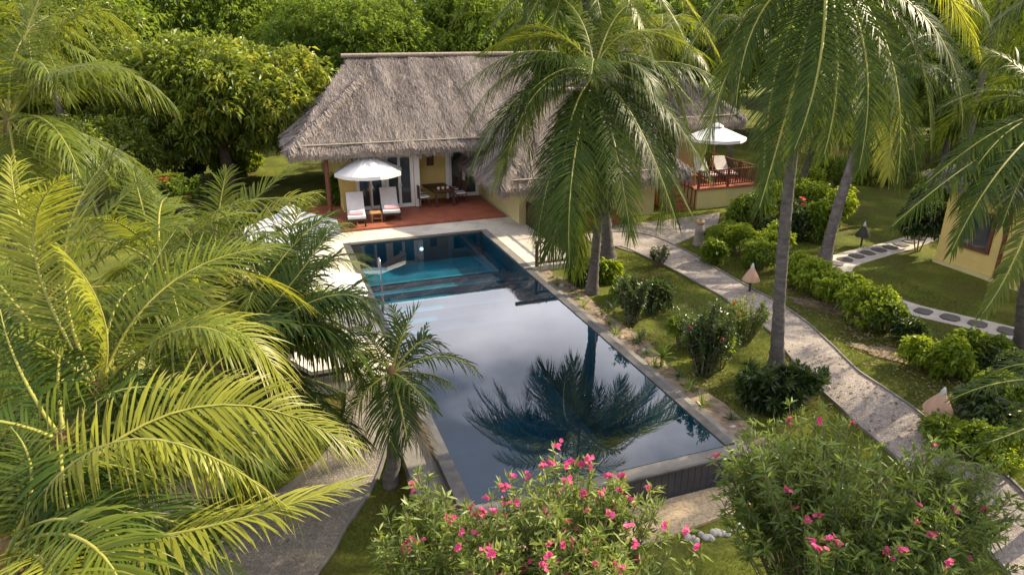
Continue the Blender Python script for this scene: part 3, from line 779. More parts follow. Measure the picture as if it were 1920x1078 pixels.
wo_ = wf.build('window', M['wood_red'], hD); MB().box(.02,.03,-1.75,-.75,.96,2.1).build('pane', M['glass'], wo_)
for y in (-2.25, -5.2):
    MB().box(-.04,.05,y-.05,y+.05,.16,2.74).build('post', M['wood_red'], hD)
MB().box(-.05,.055,-wl_,0,2.751,2.84).build('top_plate', M['wood_red'], hD)
thatch_roof(hD, (-.4,-wl_-.9), (6.0,-wl_-.9), (-.4,.6), (6.0,.6), 3.05, (2.7,-wl_+2.2), (2.9,-2.2), 5.6, .75, 22000, 21, n_fringe=2000)

# ---- far house glimpsed between the right palms, and one behind the middle palm
def far_house(label, loc, rz, wdt, dpt, seed):
    h = thing('garden_bungalow', loc, label, 'house', rz)
    w = MB(); w.box(0, wdt, 0, .2, 0, 2.9); w.box(0, .2, .2, dpt, 0, 2.9); w.box(wdt-.2, wdt, .2, dpt, 0, 2.9); w.box(.2, wdt-.2, dpt-.2, dpt, 0, 2.9); w.build('wall', M['yellow'], h)
    framed_door(h, wdt*.5-.7, wdt*.5+.7, -.04, 0, 2.2); framed_door(h, .6, 1.8, -.04, .9, 2.1, 2, 'window', 'wood_red')
    thatch_roof(h, (-1,-1.2), (wdt+1,-1.2), (-1,dpt+1), (wdt+1,dpt+1), 2.7, (wdt*.25,dpt*.5), (wdt*.75,dpt*.5), 5.8, .75, 12000, seed, n_fringe=1200)
far_house('distant thatched bungalow glimpsed between the palm trunks at the upper right', (20.5, 44, GZ), R(25), 8, 6, 31)
far_house('thatched bungalow roof catching sun behind the crown of the middle palm', (4.2, 46, GZ), R(18), 8, 6, 32)

# ================================================================== furniture
def parasol(name, loc, label, rad=1.5, hgt=2.35, rz=0.0, peak=.62, tilt=0):
    t = thing(name, loc, label, 'parasol', rz, None)
    n = 8
    cn = MB(); rings = [(.0, peak), (.30, peak*.74), (.62, peak*.40), (1.0, 0)]
    top = []
    for q, (r_, z) in enumerate(rings[1:]):
        for j in range(n*4):
            a = 2*math.pi*j/(n*4); seg = (j % 4) / 4
            sag = (1 - .055*math.sin(math.pi*seg)) if q < 3 else 1
            zz = hgt + z - (.05*math.sin(math.pi*seg) if q == 2 else .02*math.sin(math.pi*seg)) * 0.6
            rr_ = r_*rad*(math.cos(math.pi/n)/math.cos((seg-.5)*2*math.pi/n))
            top.append((rr_*math.cos(a), rr_*math.sin(a), zz))
    N = n*4
    fs = [(q*N+j, q*N+(j+1)%N, (q-1)*N+(j+1)%N, (q-1)*N+j) for q in range(1, 3) for j in range(N)]
    vs = top + [(0,0,hgt+peak)]
    fs += [(j, (j+1)%N, len(vs)-1) for j in range(N)]
    val = [(x*1.003, y*1.003, z-.14) for (x,y,z) in top[-N:]]
    b0 = len(vs); vs += val
    fs += [(b0+j, b0+(j+1)%N, 2*N+(j+1)%N, 2*N+j) for j in range(N)]
    cn.add(vs, fs, 0, False); cn.build('canopy', M['fabric'], t)
    cap = MB(); cap.lathe([(.001,hgt+peak+.13),(.10,hgt+peak+.11),(.30,hgt+peak-.01),(.33,hgt+peak-.05)], 16); cap.build('vent_cap', M['fabric'], t)
    MB().lathe([(.001,hgt+peak+.22),(.03,hgt+peak+.2),(.03,hgt+peak+.12)], 8).build('finial', M['teak'], t)
    MB().lathe([(.028,.05),(.028,hgt+peak)], 8).build('pole', M['teak'], t)
    MB().lathe([(.28,0),(.28,.06),(.05,.09),(.05,.3),(.0,.3)], 14).build('base', M['pebble'], t)
    for j in range(n):
        a = 2*math.pi*j/n; r_ = MB()
        r_.beam((0.03*math.cos(a), .03*math.sin(a), hgt+peak-.08), (rad*.97*math.cos(a), rad*.97*math.sin(a), hgt-.035), .018, .025)
        ro = r_.build('rib', M['teak'], t)
    return t
def lounger(name, loc, rz, label, towel=True, group=None, frame='wicker'):
    "head toward +y of the object, foot toward -y"
    t = thing(name, loc, label, 'sun lounger', rz, group)
    MB().box(-.34,.34,-.98,.95,.24,.31).build('frame', M[frame], t)
    lg = MB().box(-.03,.03,-.03,.03,0,.239).mesh('leg', M[frame])
    for x in (-.29,.29):
        for y in (-.9,.85): link('leg', lg, t, (x, y, 0))
    mt = MB(); mt.box(-.32,.32,-.96,.12,.312,.40); mt.build('mattress', M['cushion'], t)
    a = R(42); y1, z1 = .125+.85*math.cos(a), .315+.85*math.sin(a)
    bk = MB(); dx, dz = -math.sin(a)*.085, math.cos(a)*.085
    bk.add([(-.32,.125,.315),(.32,.125,.315),(.32,y1,z1),(-.32,y1,z1),(-.32,.125+dx,.315+dz),(.32,.125+dx,.315+dz),(.32,y1+dx,z1+dz),(-.32,y1+dx,z1+dz)],[(0,3,2,1),(4,5,6,7),(0,1,5,4),(1,2,6,5),(2,3,7,6),(3,0,4,7)])
    bk.build('backrest', M['cushion'], t)
    MB().beam((0,.75,.3),(0,y1+.01,z1-.16),.5,.03).build('backrest_support', M[frame], t)
    if towel:
        tw_ = MB().box(-.24,.24,-.72,-.44,.402,.455); tt = tw_.build('folded_towel', M['towel'], t)
        MB().box(-.245,.245,-.43,-.30,.402,.47).build('rolled_towel', M['fabric'], t)
    return t
T16 = .16
pc = onz(697, 400, T16)
parasol('parasol', (pc.x, pc.y, T16), 'white canvas parasol over the two loungers on the red terrace', 1.5, 1.9, YAW + R(10), .70)
for px, py, lb in ((669, 414, 'grey cushioned lounger nearest the left end of the red terrace'), (732, 403, 'grey cushioned lounger beside the parasol pole nearer the dining table')):
    c = onz(px, py, T16); lounger('sun_lounger', (c.x, c.y, T16), YAW - R(6), lb).scale = (1.12, 1.12, 1.12)
c = onz(706, 414, T16)
tb = thing('side_table', (c.x, c.y, T16), 'low teak side table between the two terrace loungers', 'table', YAW)
MB().box(-.24,.24,-.24,.24,.34,.38).build('top', M['teak'], tb)
MB().box(-.2,.2,-.2,.2,.12,.15).build('shelf', M['teak'], tb)
lg = MB().box(-.025,.025,-.025,.025,0,.339).mesh('leg', M['teak'])
for x in (-.2,.2):
    for y in (-.2,.2): link('leg', lg, tb, (x,y,0))
# left deck parasols and their loungers
for px, py, v_lb in ((545, 402, 'white parasol by the far left corner of the pool behind palm fronds'), (567, 508, 'white parasol left of the pool handrail half hidden by fronds')):
    c = onz(px, py, 2.55); parasol('parasol', (c.x, c.y, .06), v_lb, 1.5, 2.05, YAW + R(22), .6)
    for k, sd in enumerate((-.75, .75)):
        q = c + AX * sd
        lounger('sun_lounger', (q.x, q.y, .06), YAW + R(90), 'grey lounger under the %s left deck parasol, %s of its pair' % ('farther' if py < 450 else 'nearer', 'nearer the camera' if sd < 0 else 'nearer the house'), False)
# villa deck
p_ = W(x0 + 3.9, y0 + 2.0, GZ + DZ)
parasol('parasol', p_, 'white parasol on the raised red deck of the right villa', 1.45, 2.0, YAW + R(15), .55)
for k in range(2):
    q = W(x0 + 3.3 + 1.15*k, y0 + 1.9, GZ + DZ); lounger('sun_lounger', q, YAW - R(12), 'lounger on the raised red deck, %s the stairs' % ('nearer' if k == 0 else 'farther from'), True)
# dining table and chairs
c = onz(822, 379, T16)
dt = thing('dining_table', (c.x, c.y, T16), 'dark wooden dining table on the shaded terrace', 'table', YAW + R(6)); dt.scale = (1.15, 1.15, 1.0)
for k in range(5): MB().box(-.45+.18*k+.004,-.45+.18*(k+1)-.004,-.9,.9,.70,.74).build('plank', M['wood'], dt)
MB().box(-.38,.38,-.82,.82,.62,.699).build('apron', M['wood'], dt)
lg = MB().box(-.035,.035,-.035,.035,0,.619).mesh('leg', M['wood'])
for x in (-.36,.36):
    for y in (-.8,.8): link('leg', lg, dt, (x,y,0))
def chair(loc, rz, label, group=None):
    t = thing('dining_chair', loc, label, 'chair', rz, group)
    MB().box(-.25,.25,-.25,.25,.40,.44).build('seat', M['wood'], t)
    MB().box(-.23,.23,-.24,.23,.441,.50).build('cushion', M['fabric'], t)
    for s in (-1,1):
        MB().box(s*.23-.02,s*.23+.02,-.24,-.2,0,.399).build('leg', M['wood'], t)
        MB().box(s*.23-.02,s*.23+.02,.21,.25,0,1.0).build('rear_leg', M['wood'], t)
        MB().box(s*.26-.02,s*.26+.02,-.24,.2,.62,.65).build('armrest', M['wood'], t)
    for k in range(5): MB().box(-.18+.08*k,-.14+.08*k,.22,.24,.45,.94).build('slat', M['wood'], t)
    MB().box(-.209,.209,.215,.245,.945,1.0).build('top_rail', M['wood'], t)
    return t
for i, (sx, sy) in enumerate(((-1,-.45),(-1,.45),(1,-.45),(1,.45))):
    ang = YAW + R(6); d = Vector((math.cos(ang),math.sin(ang),0)); e = Vector((-math.sin(ang),math.cos(ang),0))
    q = Vector((c.x,c.y,T16)) + d*sx*.9 + e*sy
    chair(q, ang + (R(90) if sx < 0 else R(-90)), 'dark chair with white cushion on the %s side of the dining table, %s' % ('left' if sx < 0 else 'right', 'pool end' if sy < 0 else 'house end'))
for k in range(3):
    ang = YAW + R(6); d = Vector((math.cos(ang),math.sin(ang),0)); e = Vector((-math.sin(ang),math.cos(ang),0))
    q = Vector((c.x,c.y,T16+.742)) + d*(-.22+.22*k) - e*.70
    pt = thing('small_pot', q, 'small cream pot on the pool end of the dining table, %s of three' % ('left', 'middle', 'right')[k], 'pot')
    MB().lathe([(.0,.001),(.05,.001),(.075,.07),(.06,.13),(.05,.14),(.045,.06),(0,.05)], 12).build('bowl', M['pot'], pt)
    MB().lathe([(.0,.10),(.04,.09)], 10).build('wax', M['fabric'], pt)
# pool handrail
hr = thing('pool_handrail', W(.35, 11.2, -.6), 'curved steel handrail standing in the pool steps', 'handrail', YAW)
pts = [(0,0,-.6),(0,0,.9),(0,.02,1.35)] + [(0,.17-.17*math.cos(a),1.42+.13*math.sin(a)) for a in [R(x) for x in range(20,181,20)]] + [(0,.34,1.2)]
MB().tube(pts, .025, 10).build('rail', M['steel'], hr)
MB().lathe([(.0,-.58),(.07,-.58),(.07,-.55),(.0,-.55)], 12).build('flange', M['steel'], hr)

# wooden fence along the right deck and the little gate
fence = thing('wooden_fence', W(7.42, 11.3, .0), 'brown wooden railing along the right side of the pool deck', 'fence', YAW)
railing(fence, (0,0), (0,5.2), .0, .95, 38, 'rail', 'wood')
gate = thing('wooden_railing', W(5.75, 11.28, .06), 'short brown wooden railing across the end of the right deck', 'railing', YAW)
railing(gate, (0,0), (1.55,0), .0, .85, 11, 'rail', 'wood')

# garden lamps, pedestal
def garden_lamp(loc, label, s=1.0, dark=False, tilt=0.0):
    t = thing('garden_lamp', loc, label, 'lamp')
    t.scale = (s,s,s); t.rotation_euler = (tilt, -tilt*.6, .3)
    MB().lathe([(.035,-.15),(.035,.52)], 10).build('post', M['darkmetal'], t)
    sh = M['darkmetal'] if dark else M['lampshade']
    MB().lathe([(.28,.42),(.27,.46),(.16,.66),(.075,.80),(.06,.82)], 18).build('shade', sh, t)
    MB().lathe([(.062,.815),(.055,.88),(.02,.98),(.0,1.0)], 12).build('cap', M['lampcap'], t)
    MB().lathe([(.0,.44),(.05,.44),(.05,.58),(.0,.58)], 10).build('bulb_holder', M['fabric'], t)
for px, py, lb, s, dk, tl in ((1405,548,'conical terracotta garden lamp on the lawn beside the main path',1.0,False,0.0),
                    (1748,798,'tilted conical terracotta lamp beside the bed at the lower right',1.05,False,.12),
                    (1614,462,'dark garden lamp with pale cap on the far lawn by the stepping path',1.0,True,0.0)):
    garden_lamp(G(px,py), lb, s, dk, tl)
pd = thing('stone_pedestal', G(1309,460), 'grey stone pedestal planter beside the path below the red stairs', 'planter')
MB().lathe([(.0,0),(.24,0),(.25,.05),(.20,.10),(.17,.5),(.165,.82),(.0,.82)], 4*4, 0).build('column', M['rubble'], pd)
MB().lathe([(.0,.821),(.13,.821),(.16,.95),(.15,1.0),(.12,.98),(0,.95)], 14).build('bowl', M['lampshade'], pd)

def rock_mesh(seed, mat_):
    r_ = random.Random(seed); import bmesh
    bm = bmesh.new(); bmesh.ops.create_icosphere(bm, subdivisions=2, radius=1)
    k = [Vector((r_.uniform(-1,1),r_.uniform(-1,1),r_.uniform(-1,1))).normalized() for _ in range(9)]
    for v in bm.verts:
        for d in k:
            t = v.co.dot(d)
            if t > .62: v.co -= d*(t-.62)*.75
    me = bpy.data.meshes.new('stone'); bm.to_mesh(me); bm.free(); me.materials.append(mat_); return me
rocks = [rock_mesh(i, M['pebble']) for i in range(5)]; rocksb = [rock_mesh(i+9, M['rock_warm']) for i in range(4)]
bd = thing('stone_border', G(1370,1000), 'row of pale stones edging the shaded lawn beneath the right oleander', 'border')
for i in range(22):
    p = G(1290 + i*8.2, 1016 - i*2.0 + rs.uniform(-7,7)); s_ = rs.uniform(.05,.095)
    link('stone', rs.choice(rocks), bd, p - bd.location + Vector((0,0,.02)), (rs.random()*3,rs.random()*3,rs.random()*6), (s_*1.3,s_,s_*.8))
for px, py, s_, lb in ((330,930,.85,'large tan boulder showing between the lower left fronds'),(300,968,.5,'flat tan rock below the large boulder at lower left'),(395,915,.45,'small tan rock right of the large boulder at lower left')):
    p = G(px,py); o = link('boulder', rs.choice(rocksb), None, p + Vector((0,0,s_*.15)), (0,0,rs.random()*6), (s_*1.2,s_,s_*.6)); tag(o, lb, 'rock')
edge_lbl = ['by the pool corner','below the small fan plant','under the multi-stemmed shrub','beside the weir corner','at the far end of the bed','midway along the bed','near the middle palm trunk']
for k, (v_, u_) in enumerate(((.6,6.1),(5.4,6.05),(4.4,6.2),(-.1,6.2),(9.6,6.1),(7.0,6.15),(8.3,6.2))):
    p = W(u_ - .15, v_, -.075); s_ = .065 + .02*(k%3)
    o = link('stone', rocksb[k%4] if k%2 else rocks[k%5], None, p, (0,0,k), (s_*1.4,s_,s_*.8)); tag(o, 'edging stone in the pool soil bed, ' + edge_lbl[k], 'stone')

# ================================================================== palms
def nrm(a): return a / np.maximum(np.linalg.norm(a, axis=-1, keepdims=True), 1e-9)
def frond_mesh(P0, P1, P2, seed, mats, leaf=.85, droop=.35, vee=.30, roll=0.0, gap=.055, width=.046, origin=None, rad=.028, ragged=.0):
    "one feather leaf: a midrib along a curve with separate drooping leaflets on both sides"
    rg = np.random.default_rng(seed)
    P0, P1, P2 = (np.array(p, float) for p in (P0, P1, P2))
    def B(t): t = np.asarray(t)[:, None]; return (1-t)**2*P0 + 2*t*(1-t)*P1 + t*t*P2
    def D(t): t = np.asarray(t)[:, None]; return nrm(2*(1-t)*(P1-P0) + 2*t*(P2-P1))
    ts = np.linspace(0, 1, 60); L = np.linalg.norm(np.diff(B(ts), axis=0), axis=1).sum()
    Hd = P2 - P0; Hd[2] = 0
    if np.linalg.norm(Hd) < .3: Hd = P1 - P0; Hd[2] = 0
    Hd = nrm(Hd + 1e-6); S0 = np.cross(Hd, [0,0,1.])
    n = max(18, int(L*.87/gap))
    t = np.linspace(.13, .995, n)
    VS, FS, TN, MI = [], [], [], []; base = 0
    k = 14; tt = np.linspace(0, 1, k); C = B(tt); T = D(tt); Nn = np.cross(S0, T)
    rr = rad*np.interp(tt, [0,.06,.15,1], [2.1,1.25,1,.22])
    ring = []
    for j in range(5):
        a = 2*math.pi*j/5; ring.append(C + (S0*math.cos(a)*1.0 + Nn*math.sin(a)*.75)*rr[:,None])
    ring = np.stack(ring, 1).reshape(-1,3)
    VS.append(ring); q = []
    for i in range(k-1):
        for j in range(5): q.append((i*5+j, i*5+(j+1)%5, (i+1)*5+(j+1)%5, (i+1)*5+j))
    FS.append(np.array(q)); MI.append(np.ones(len(q), int)); TN.append(np.tile([.5,0,0,1.], (len(ring),1))); base = len(ring)
    prof = np.interp(t, [.1,.2,.4,.7,.9,1], [.55,.86,1,.86,.58,.36])
    ang = np.interp(t, [.1,.3,.7,1], [R(72),R(60),R(46),R(18)])
    ss = np.array([0,.22,.5,.78,1.0]); wp = np.array([.55,1,.9,.55,.05])
    for sg in (-1, 1):
        tj = np.clip(t + rg.normal(0, .15/n, n), 0, 1)
        p = B(tj); T = D(tj); N = np.cross(S0, T)
        cr, sr = math.cos(roll), math.sin(roll)
        S = S0*cr + N*sr; N2 = N*cr - S0*sr
        v = vee + rg.normal(0, .10, n); a = ang + rg.normal(0, .06, n)
        sdir = nrm(S*sg*np.cos(v)[:,None] + N2*np.sin(v)[:,None])
        d = T*np.cos(a)[:,None] + sdir*np.sin(a)[:,None]
        l = leaf*prof*rg.uniform(.86, 1.1, n)
        if ragged: l *= np.where(rg.random(n) < ragged, rg.uniform(.1,.6,n), 1)
        dr = droop*rg.uniform(.6, 1.4, n)
        wv = nrm(T - (T*d).sum(1)[:,None]*d); 
        pts = []
        bend = rg.normal(0, .05, n)
        for s_, w_ in zip(ss, wp):
            c = p + d*(l*s_)[:,None] + np.array([0,0,-1.])*(dr*l*s_*s_)[:,None] + wv*(bend*l*s_*s_)[:,None]
            c = c - d*(dr*dr*.25*l*s_**3)[:,None]
            hw = width*w_*.5*np.clip(l/leaf, .6, 1)
            tw = nrm(wv*1.0 + N2*(.25*sg*s_))
            pts.append(c - tw*hw[:,None]); pts.append(c + tw*hw[:,None])
        A = np.stack(pts, 1)  # n,10,3
        VS.append(A.reshape(-1,3))
        f0 = np.array([(0,1,3,2),(2,3,5,4),(4,5,7,6),(6,7,9,8)])
        FS.append((np.arange(n)*10)[:,None,None] + f0[None] + base); FS[-1] = FS[-1].reshape(-1,4); base += 10*n
        MI.append(np.zeros(4*n, int))
        tn = np.zeros((n,10,4)); tn[:,:,0] = np.clip(rg.normal(.5,.22,n),0,1)[:,None]; tn[:,:,1] = np.repeat(ss,2)[None]*rg.uniform(.75,1.05,n)[:,None]; tn[:,:,2] = tj[:,None]; tn[:,:,3] = 1
        TN.append(tn.reshape(-1,4))
    V = np.concatenate(VS)
    if origin is not None: V = V - np.array(origin)
    return np_mesh('frond', V, np.concatenate(FS), mats, np.concatenate(TN), np.concatenate(MI))

def through(P0, Mid, P2):
    return Mid*2 - (P0 + P2)*.5
PMATS = {'g': ('frond','rachis'), 'd': ('frond_deep','rachis'), 'y': ('frond_yellow','rachis'), 'x': ('frond_dry','rachis_dry')}
def palm(label, base, crown, heroes=(), fill=(), seed=0, trunk_r=.15, kind='g', lean=None, leaf=.85, gap=.056, width=.043, nuts=0, flen=3.6, trunk=True, droop=.5, rad=.03, cat='palm tree'):
    """base and crown in the world; heroes = (mid, tip, opts) leaves set by hand; fill = (count, elev_lo, elev_hi) leaves all round"""
    rnd = random.Random(seed)
    t = thing('coconut_palm', base, label, cat)
    base, crown = Vector(base), Vector(crown)
    if trunk:
        ctl = lean if lean is not None else base.lerp(crown, .5) + Vector((rnd.uniform(-.2,.2), rnd.uniform(-.2,.2), 0))
        P1 = through(base, ctl, crown); pts, trad = [], []
        L_ = (crown-base).length; n = max(10, int(L_/.14))
        for i in range(n+1):
            q = i/n; p = base*(1-q)**2 + P1*2*q*(1-q) + crown*q*q
            pts.append(p - base); r_ = trunk_r*(1.0 + .75*math.exp(-q*L_/.35) - .32*q); r_ *= 1.045 if i % 2 else .945
            trad.append(r_*rnd.uniform(.98,1.02))
        pts[0].z -= .25
        MB().tube(pts, trad, 12, 0, True, True).build('trunk', M['trunk'], t)
        top = crown - base
        MB().tube([top+Vector((0,0,-.5)), top+Vector((0,0,-.22)), top+Vector((0,0,.02)), top+Vector((0,0,.16))], [trunk_r*.75, trunk_r*1.15, trunk_r*.9, trunk_r*.3], 10).build('fibre_sheath', M['fibre'], t)
    def put(P0, P1, P2, opts, i):
        k = opts.get('k', kind); m0, m1 = PMATS[k]
        me = frond_mesh(P0, P1, P2, seed*131 + i, [M[m0], M[m1]], opts.get('leaf', leaf)*rnd.uniform(.93,1.07), opts.get('droop', droop)*rnd.uniform(.8,1.2), opts.get('vee', .30),
                        opts.get('roll', rnd.uniform(-.25,.25)), opts.get('gap', gap), opts.get('width', width), base, rad=rad, ragged=opts.get('ragged', .02))
        link('frond', me, t)
    i = 0
    for mid, tip, o in heroes:
        put(crown, through(crown, Vector(mid), Vector(tip)), Vector(tip), o, i); i += 1
    for cnt, lo, hi, *az in fill:
        a0, a1 = az[0] if az else (0, 360)
        for j in range(cnt):
            a = R(a0 + (a1-a0)*(j + rnd.uniform(.15,.85))/cnt); e = R(rnd.uniform(lo, hi)); L_ = flen*rnd.uniform(.85,1.1)
            hd = Vector((math.cos(a), math.sin(a), 0)); bend = R(rnd.uniform(60, 95)) if e > 0 else R(rnd.uniform(25,45))
            d0 = hd*math.cos(e) + Vector((0,0,math.sin(e))); e2 = max(e-bend, R(-86)); d1 = hd*math.cos(e2) + Vector((0,0,math.sin(e2)))
            P1 = crown + d0*L_*.52; put(crown, P1, P1 + d1*L_*.5, {'vee': .25 if e > .5 else .05}, i); i += 1
    for j in range(nuts):
        a = j*2.4; q = crown - base + Vector((math.cos(a)*.26, math.sin(a)*.26, -.25 - .12*(j%3)))
        nm = MB(); nm.lathe([(0,.13),(.07,.11),(.105,.03),(.10,-.05),(.05,-.12),(0,-.14)], 10); nm.build('coconut', M['coconut'], t, q)
    # a few dead leaf stubs
    return t
def below(c, dx=0, dy=0):
    p = Vector((c.x+dx, c.y+dy, 0)); p.z = gz(p); return p
def H(mx, my, md, tx, ty, td, **o): return (ray(mx,my,md), ray(tx,ty,td), o)

# lower left, nearest the camera
cA = ray(15, 1030, 7.0)
palm('young coconut palm with a yellow arching frond at the lower left corner', below(cA,-.3,-.1), cA, [
    H(235,825,7.0, 545,955,6.7, k='y', droop=1.1, vee=-.1, roll=.3, leaf=.6, ragged=.15),
    H(345,768,8.0, 662,836,8.6, k='y', droop=.35, vee=.12, roll=-.8, leaf=.95, width=.036),
    H(270,765,8.6, 430,705,9.2, k='g', droop=.4),
    H(330,1000,6.6, 655,905,7.0, k='y', droop=.30, vee=.15, roll=.1, leaf=.72, ragged=.05),
    H(150,1010,6.2, 250,1150,5.9, k='g', droop=.4), H(90,1060,6.0, 160,1190,5.6, k='y', droop=.3),
    H(120,880,7.4, 300,900,7.4, k='d', droop=.6), H(60,900,7.2, 20,800,7.8, k='g'),
    H(-60,960,7.0, -150,900,7.2), H(200,960,6.8, 400,1010,6.8, k='d', droop=.6)],
    [(4,10,60),(5,-30,0)], seed=1, leaf=.85, flen=2.8, gap=.045, width=.034, kind='d')  # deep leaf colour stands in for shade on these low fronds
cB = ray(185, 735, 9.2)
palm('tall leafy coconut palm left of the pool with upright pale fronds', below(cB,-.4,.1), cB, [
    H(315,535,9.8, 520,462,10.6, k='g', droop=.25, vee=.25, roll=-.3, leaf=.95),
    H(120,480,9.6, 215,285,10.0, k='g', droop=.15, vee=.35, roll=.3, leaf=.9),
    H(66,480,9.4, 118,332,9.0, k='y', droop=.2, vee=.2, leaf=.8),
    H(195,600,9.0, 118,470,8.6, k='y', droop=.3, leaf=.75),
    H(400,610,9.4, 540,740,9.4, k='y', droop=.5, leaf=.9), H(330,620,9.0, 450,650,8.6, k='g', droop=.45),
    H(300,720,8.8, 420,860,8.6, k='g', droop=.5), H(60,640,9.0, -80,620,9.0), H(90,720,8.6, -20,830,8.2),
    H(240,580,10.4, 330,430,11.4, k='g', droop=.3), H(230,800,8.4, 250,900,8.0, k='d'),
    H(350,520,10.2, 560,560,10.6, k='y', droop=.55), H(20,560,9.6, -60,440,10)],
    [(3,15,70),(4,-35,0)], seed=2, leaf=.9, flen=3.2, gap=.046, width=.036)
cC = ray(18, 225, 15.0)
palm('coconut palm leaning in from the upper left edge with drooping fronds', below(cC,-1.6,.4), cC, [
    H(175,128,15.0, 322,192,15.0, droop=.65, vee=.05, roll=.15, leaf=1.0), H(170,262,14.6, 312,392,14.0, droop=.5, vee=.1, roll=.5, leaf=1.0),
    H(140,30,15.6, 250,78,15.6, droop=.7, leaf=1.0), H(50,60,15.4, 110,-70,15.4, droop=.5), H(60,120,15.0, 100,160,14.0, droop=.7, k='g'),
    H(-40,130,15, -160,200,15), H(60,300,14.4, 85,420,14.0, k='y', droop=.5), H(10,330,14.2, 0,470,13.6, k='y', droop=.5), H(90,230,14, 150,330,13.2, droop=.6)],
    [(6,20,75),(4,-30,0)], seed=3, leaf=1.0, flen=3.8, nuts=5)
cD_ = ray(395, 520, 15.0)
palm('bright green palm behind the left cluster reaching toward the plunge pool', below(cD_,-.2,.1), cD_, [
    H(455,400,15.2, 552,318,15.4, droop=.25, leaf=.9, vee=.4), H(490,410,15.0, 590,362,14.8, droop=.5, k='y'), H(530,430,14.8, 640,425,14.6, droop=.6, k='d'),
    H(330,420,15.4, 262,352,15.8, droop=.35), H(410,400,15.6, 425,320,16.0, droop=.3), H(350,450,15.0, 270,470,14.6, k='d', droop=.5),
    H(470,490,14.6, 560,540,14.2, k='d', droop=.5), H(440,560,14.2, 480,640,13.8, k='d'), H(350,540,14.4, 290,620,14, k='g')],
    [(6,20,70),(4,-30,0)], seed=4, leaf=.9, flen=3.2)
cF = ray(405, 690, 12.2)
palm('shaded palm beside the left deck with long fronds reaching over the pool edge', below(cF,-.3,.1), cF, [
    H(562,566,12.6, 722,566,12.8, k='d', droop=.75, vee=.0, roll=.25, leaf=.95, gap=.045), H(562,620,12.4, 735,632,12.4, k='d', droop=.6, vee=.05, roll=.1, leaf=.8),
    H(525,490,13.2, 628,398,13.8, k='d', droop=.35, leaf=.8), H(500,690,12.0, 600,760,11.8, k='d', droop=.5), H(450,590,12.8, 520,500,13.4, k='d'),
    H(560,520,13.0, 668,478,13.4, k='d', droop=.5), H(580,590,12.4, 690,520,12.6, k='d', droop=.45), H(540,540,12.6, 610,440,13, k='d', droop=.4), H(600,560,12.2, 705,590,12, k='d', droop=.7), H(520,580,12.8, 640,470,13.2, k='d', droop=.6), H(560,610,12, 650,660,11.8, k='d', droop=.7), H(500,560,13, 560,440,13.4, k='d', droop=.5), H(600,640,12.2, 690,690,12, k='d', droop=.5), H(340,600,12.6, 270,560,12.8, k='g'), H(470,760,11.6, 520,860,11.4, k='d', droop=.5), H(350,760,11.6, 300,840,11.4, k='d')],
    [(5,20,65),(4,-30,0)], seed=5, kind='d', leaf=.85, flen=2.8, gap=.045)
cE = ray(735, 700, 12.3)
bE = G(730, 905)
palm('small young palm standing between the gravel path and the pool edge', bE, cE, [
    H(752,636,12.4, 782,578,12.6, droop=.12, vee=.5, leaf=.55, roll=.4), H(825,668,12.2, 898,700,12.2, k='d', droop=.5, leaf=.5, ragged=.1), H(790,640,12.6, 822,652,12.8, k='d', droop=.5, leaf=.55),
    H(757,765,11.9, 803,842,11.6, k='x', droop=.5, leaf=.6), H(690,672,12.3, 632,705,12.2, k='d', droop=.7, leaf=.6), H(764,716,12.0, 812,765,11.8, k='d', droop=.5, leaf=.55),
    H(700,640,12.6, 660,600,12.8, k='d', leaf=.55), H(720,770,11.8, 745,850,11.6, k='d', leaf=.5, droop=.5), H(690,730,12, 650,790,11.9, k='d', leaf=.55, droop=.6),
    H(748,630,12.8, 735,575,13.0, k='g', leaf=.5), H(770,670,12.6, 800,610,12.9, k='d', leaf=.5)], [(3,-20,10)], seed=6, kind='d', leaf=.55, trunk_r=.11, flen=1.6, width=.036, gap=.042)

cN = ray(95, 560, 11.5)
palm('coconut palm at the left edge behind the tall leafy one', below(cN,-.5,.2), cN, [H(250,450,12, 370,420,12.4, droop=.5), H(200,400,12.2, 300,330,12.6, droop=.4), H(40,420,12, 20,300,12.4, k='y'), H(-40,520,11.5, -140,560,11.2), H(160,640,11, 260,720,10.8, k='y')], [(4,10,75),(4,-35,0)], seed=15, leaf=.95, flen=3.4)
cP = ray(300, 500, 13.0)
palm('coconut palm in the middle of the left cluster behind the upright fronds', below(cP,-.2,.2), cP, [H(390,420,13.4, 470,400,13.8, droop=.5), H(270,400,13.6, 250,320,14, droop=.3), H(370,560,12.6, 450,600,12.4, k='y', droop=.5), H(420,470,13.4, 530,470,13.6, droop=.55)], [(5,10,75),(4,-35,0)], seed=16, leaf=.9, flen=3.0)
cQ = ray(120, 830, 8.2)
palm('low coconut palm behind the yellow frond at the lower left', below(cQ,-.3,.1), cQ, [H(260,700,8.8, 380,640,9.4, droop=.4), H(40,700,8.4, 0,580,8.8), H(260,790,8.2, 380,850,8.0, k='d', droop=.5)], [(4,10,75),(4,-30,0)], seed=17, leaf=.75, flen=2.4, kind='d')  # shade among the lower palms is put into the deep leaf colour
cS = ray(500, 590, 14.2)
palm('bushy mid green palm beside the left deck parasols', below(cS,-.2,.1), cS, [H(590,500,14.2, 690,500,14.0, droop=.6), H(570,470,14.6, 650,420,14.8, droop=.5), H(600,560,13.8, 700,600,13.4, droop=.6, k='d'), H(540,450,14.8, 570,380,15.2, droop=.4), H(580,620,13.4, 660,690,13, droop=.6, k='d'), H(560,530,14, 640,560,13.6, droop=.7)], [(7,20,75),(5,-30,0)], seed=18, leaf=.9, flen=2.7)
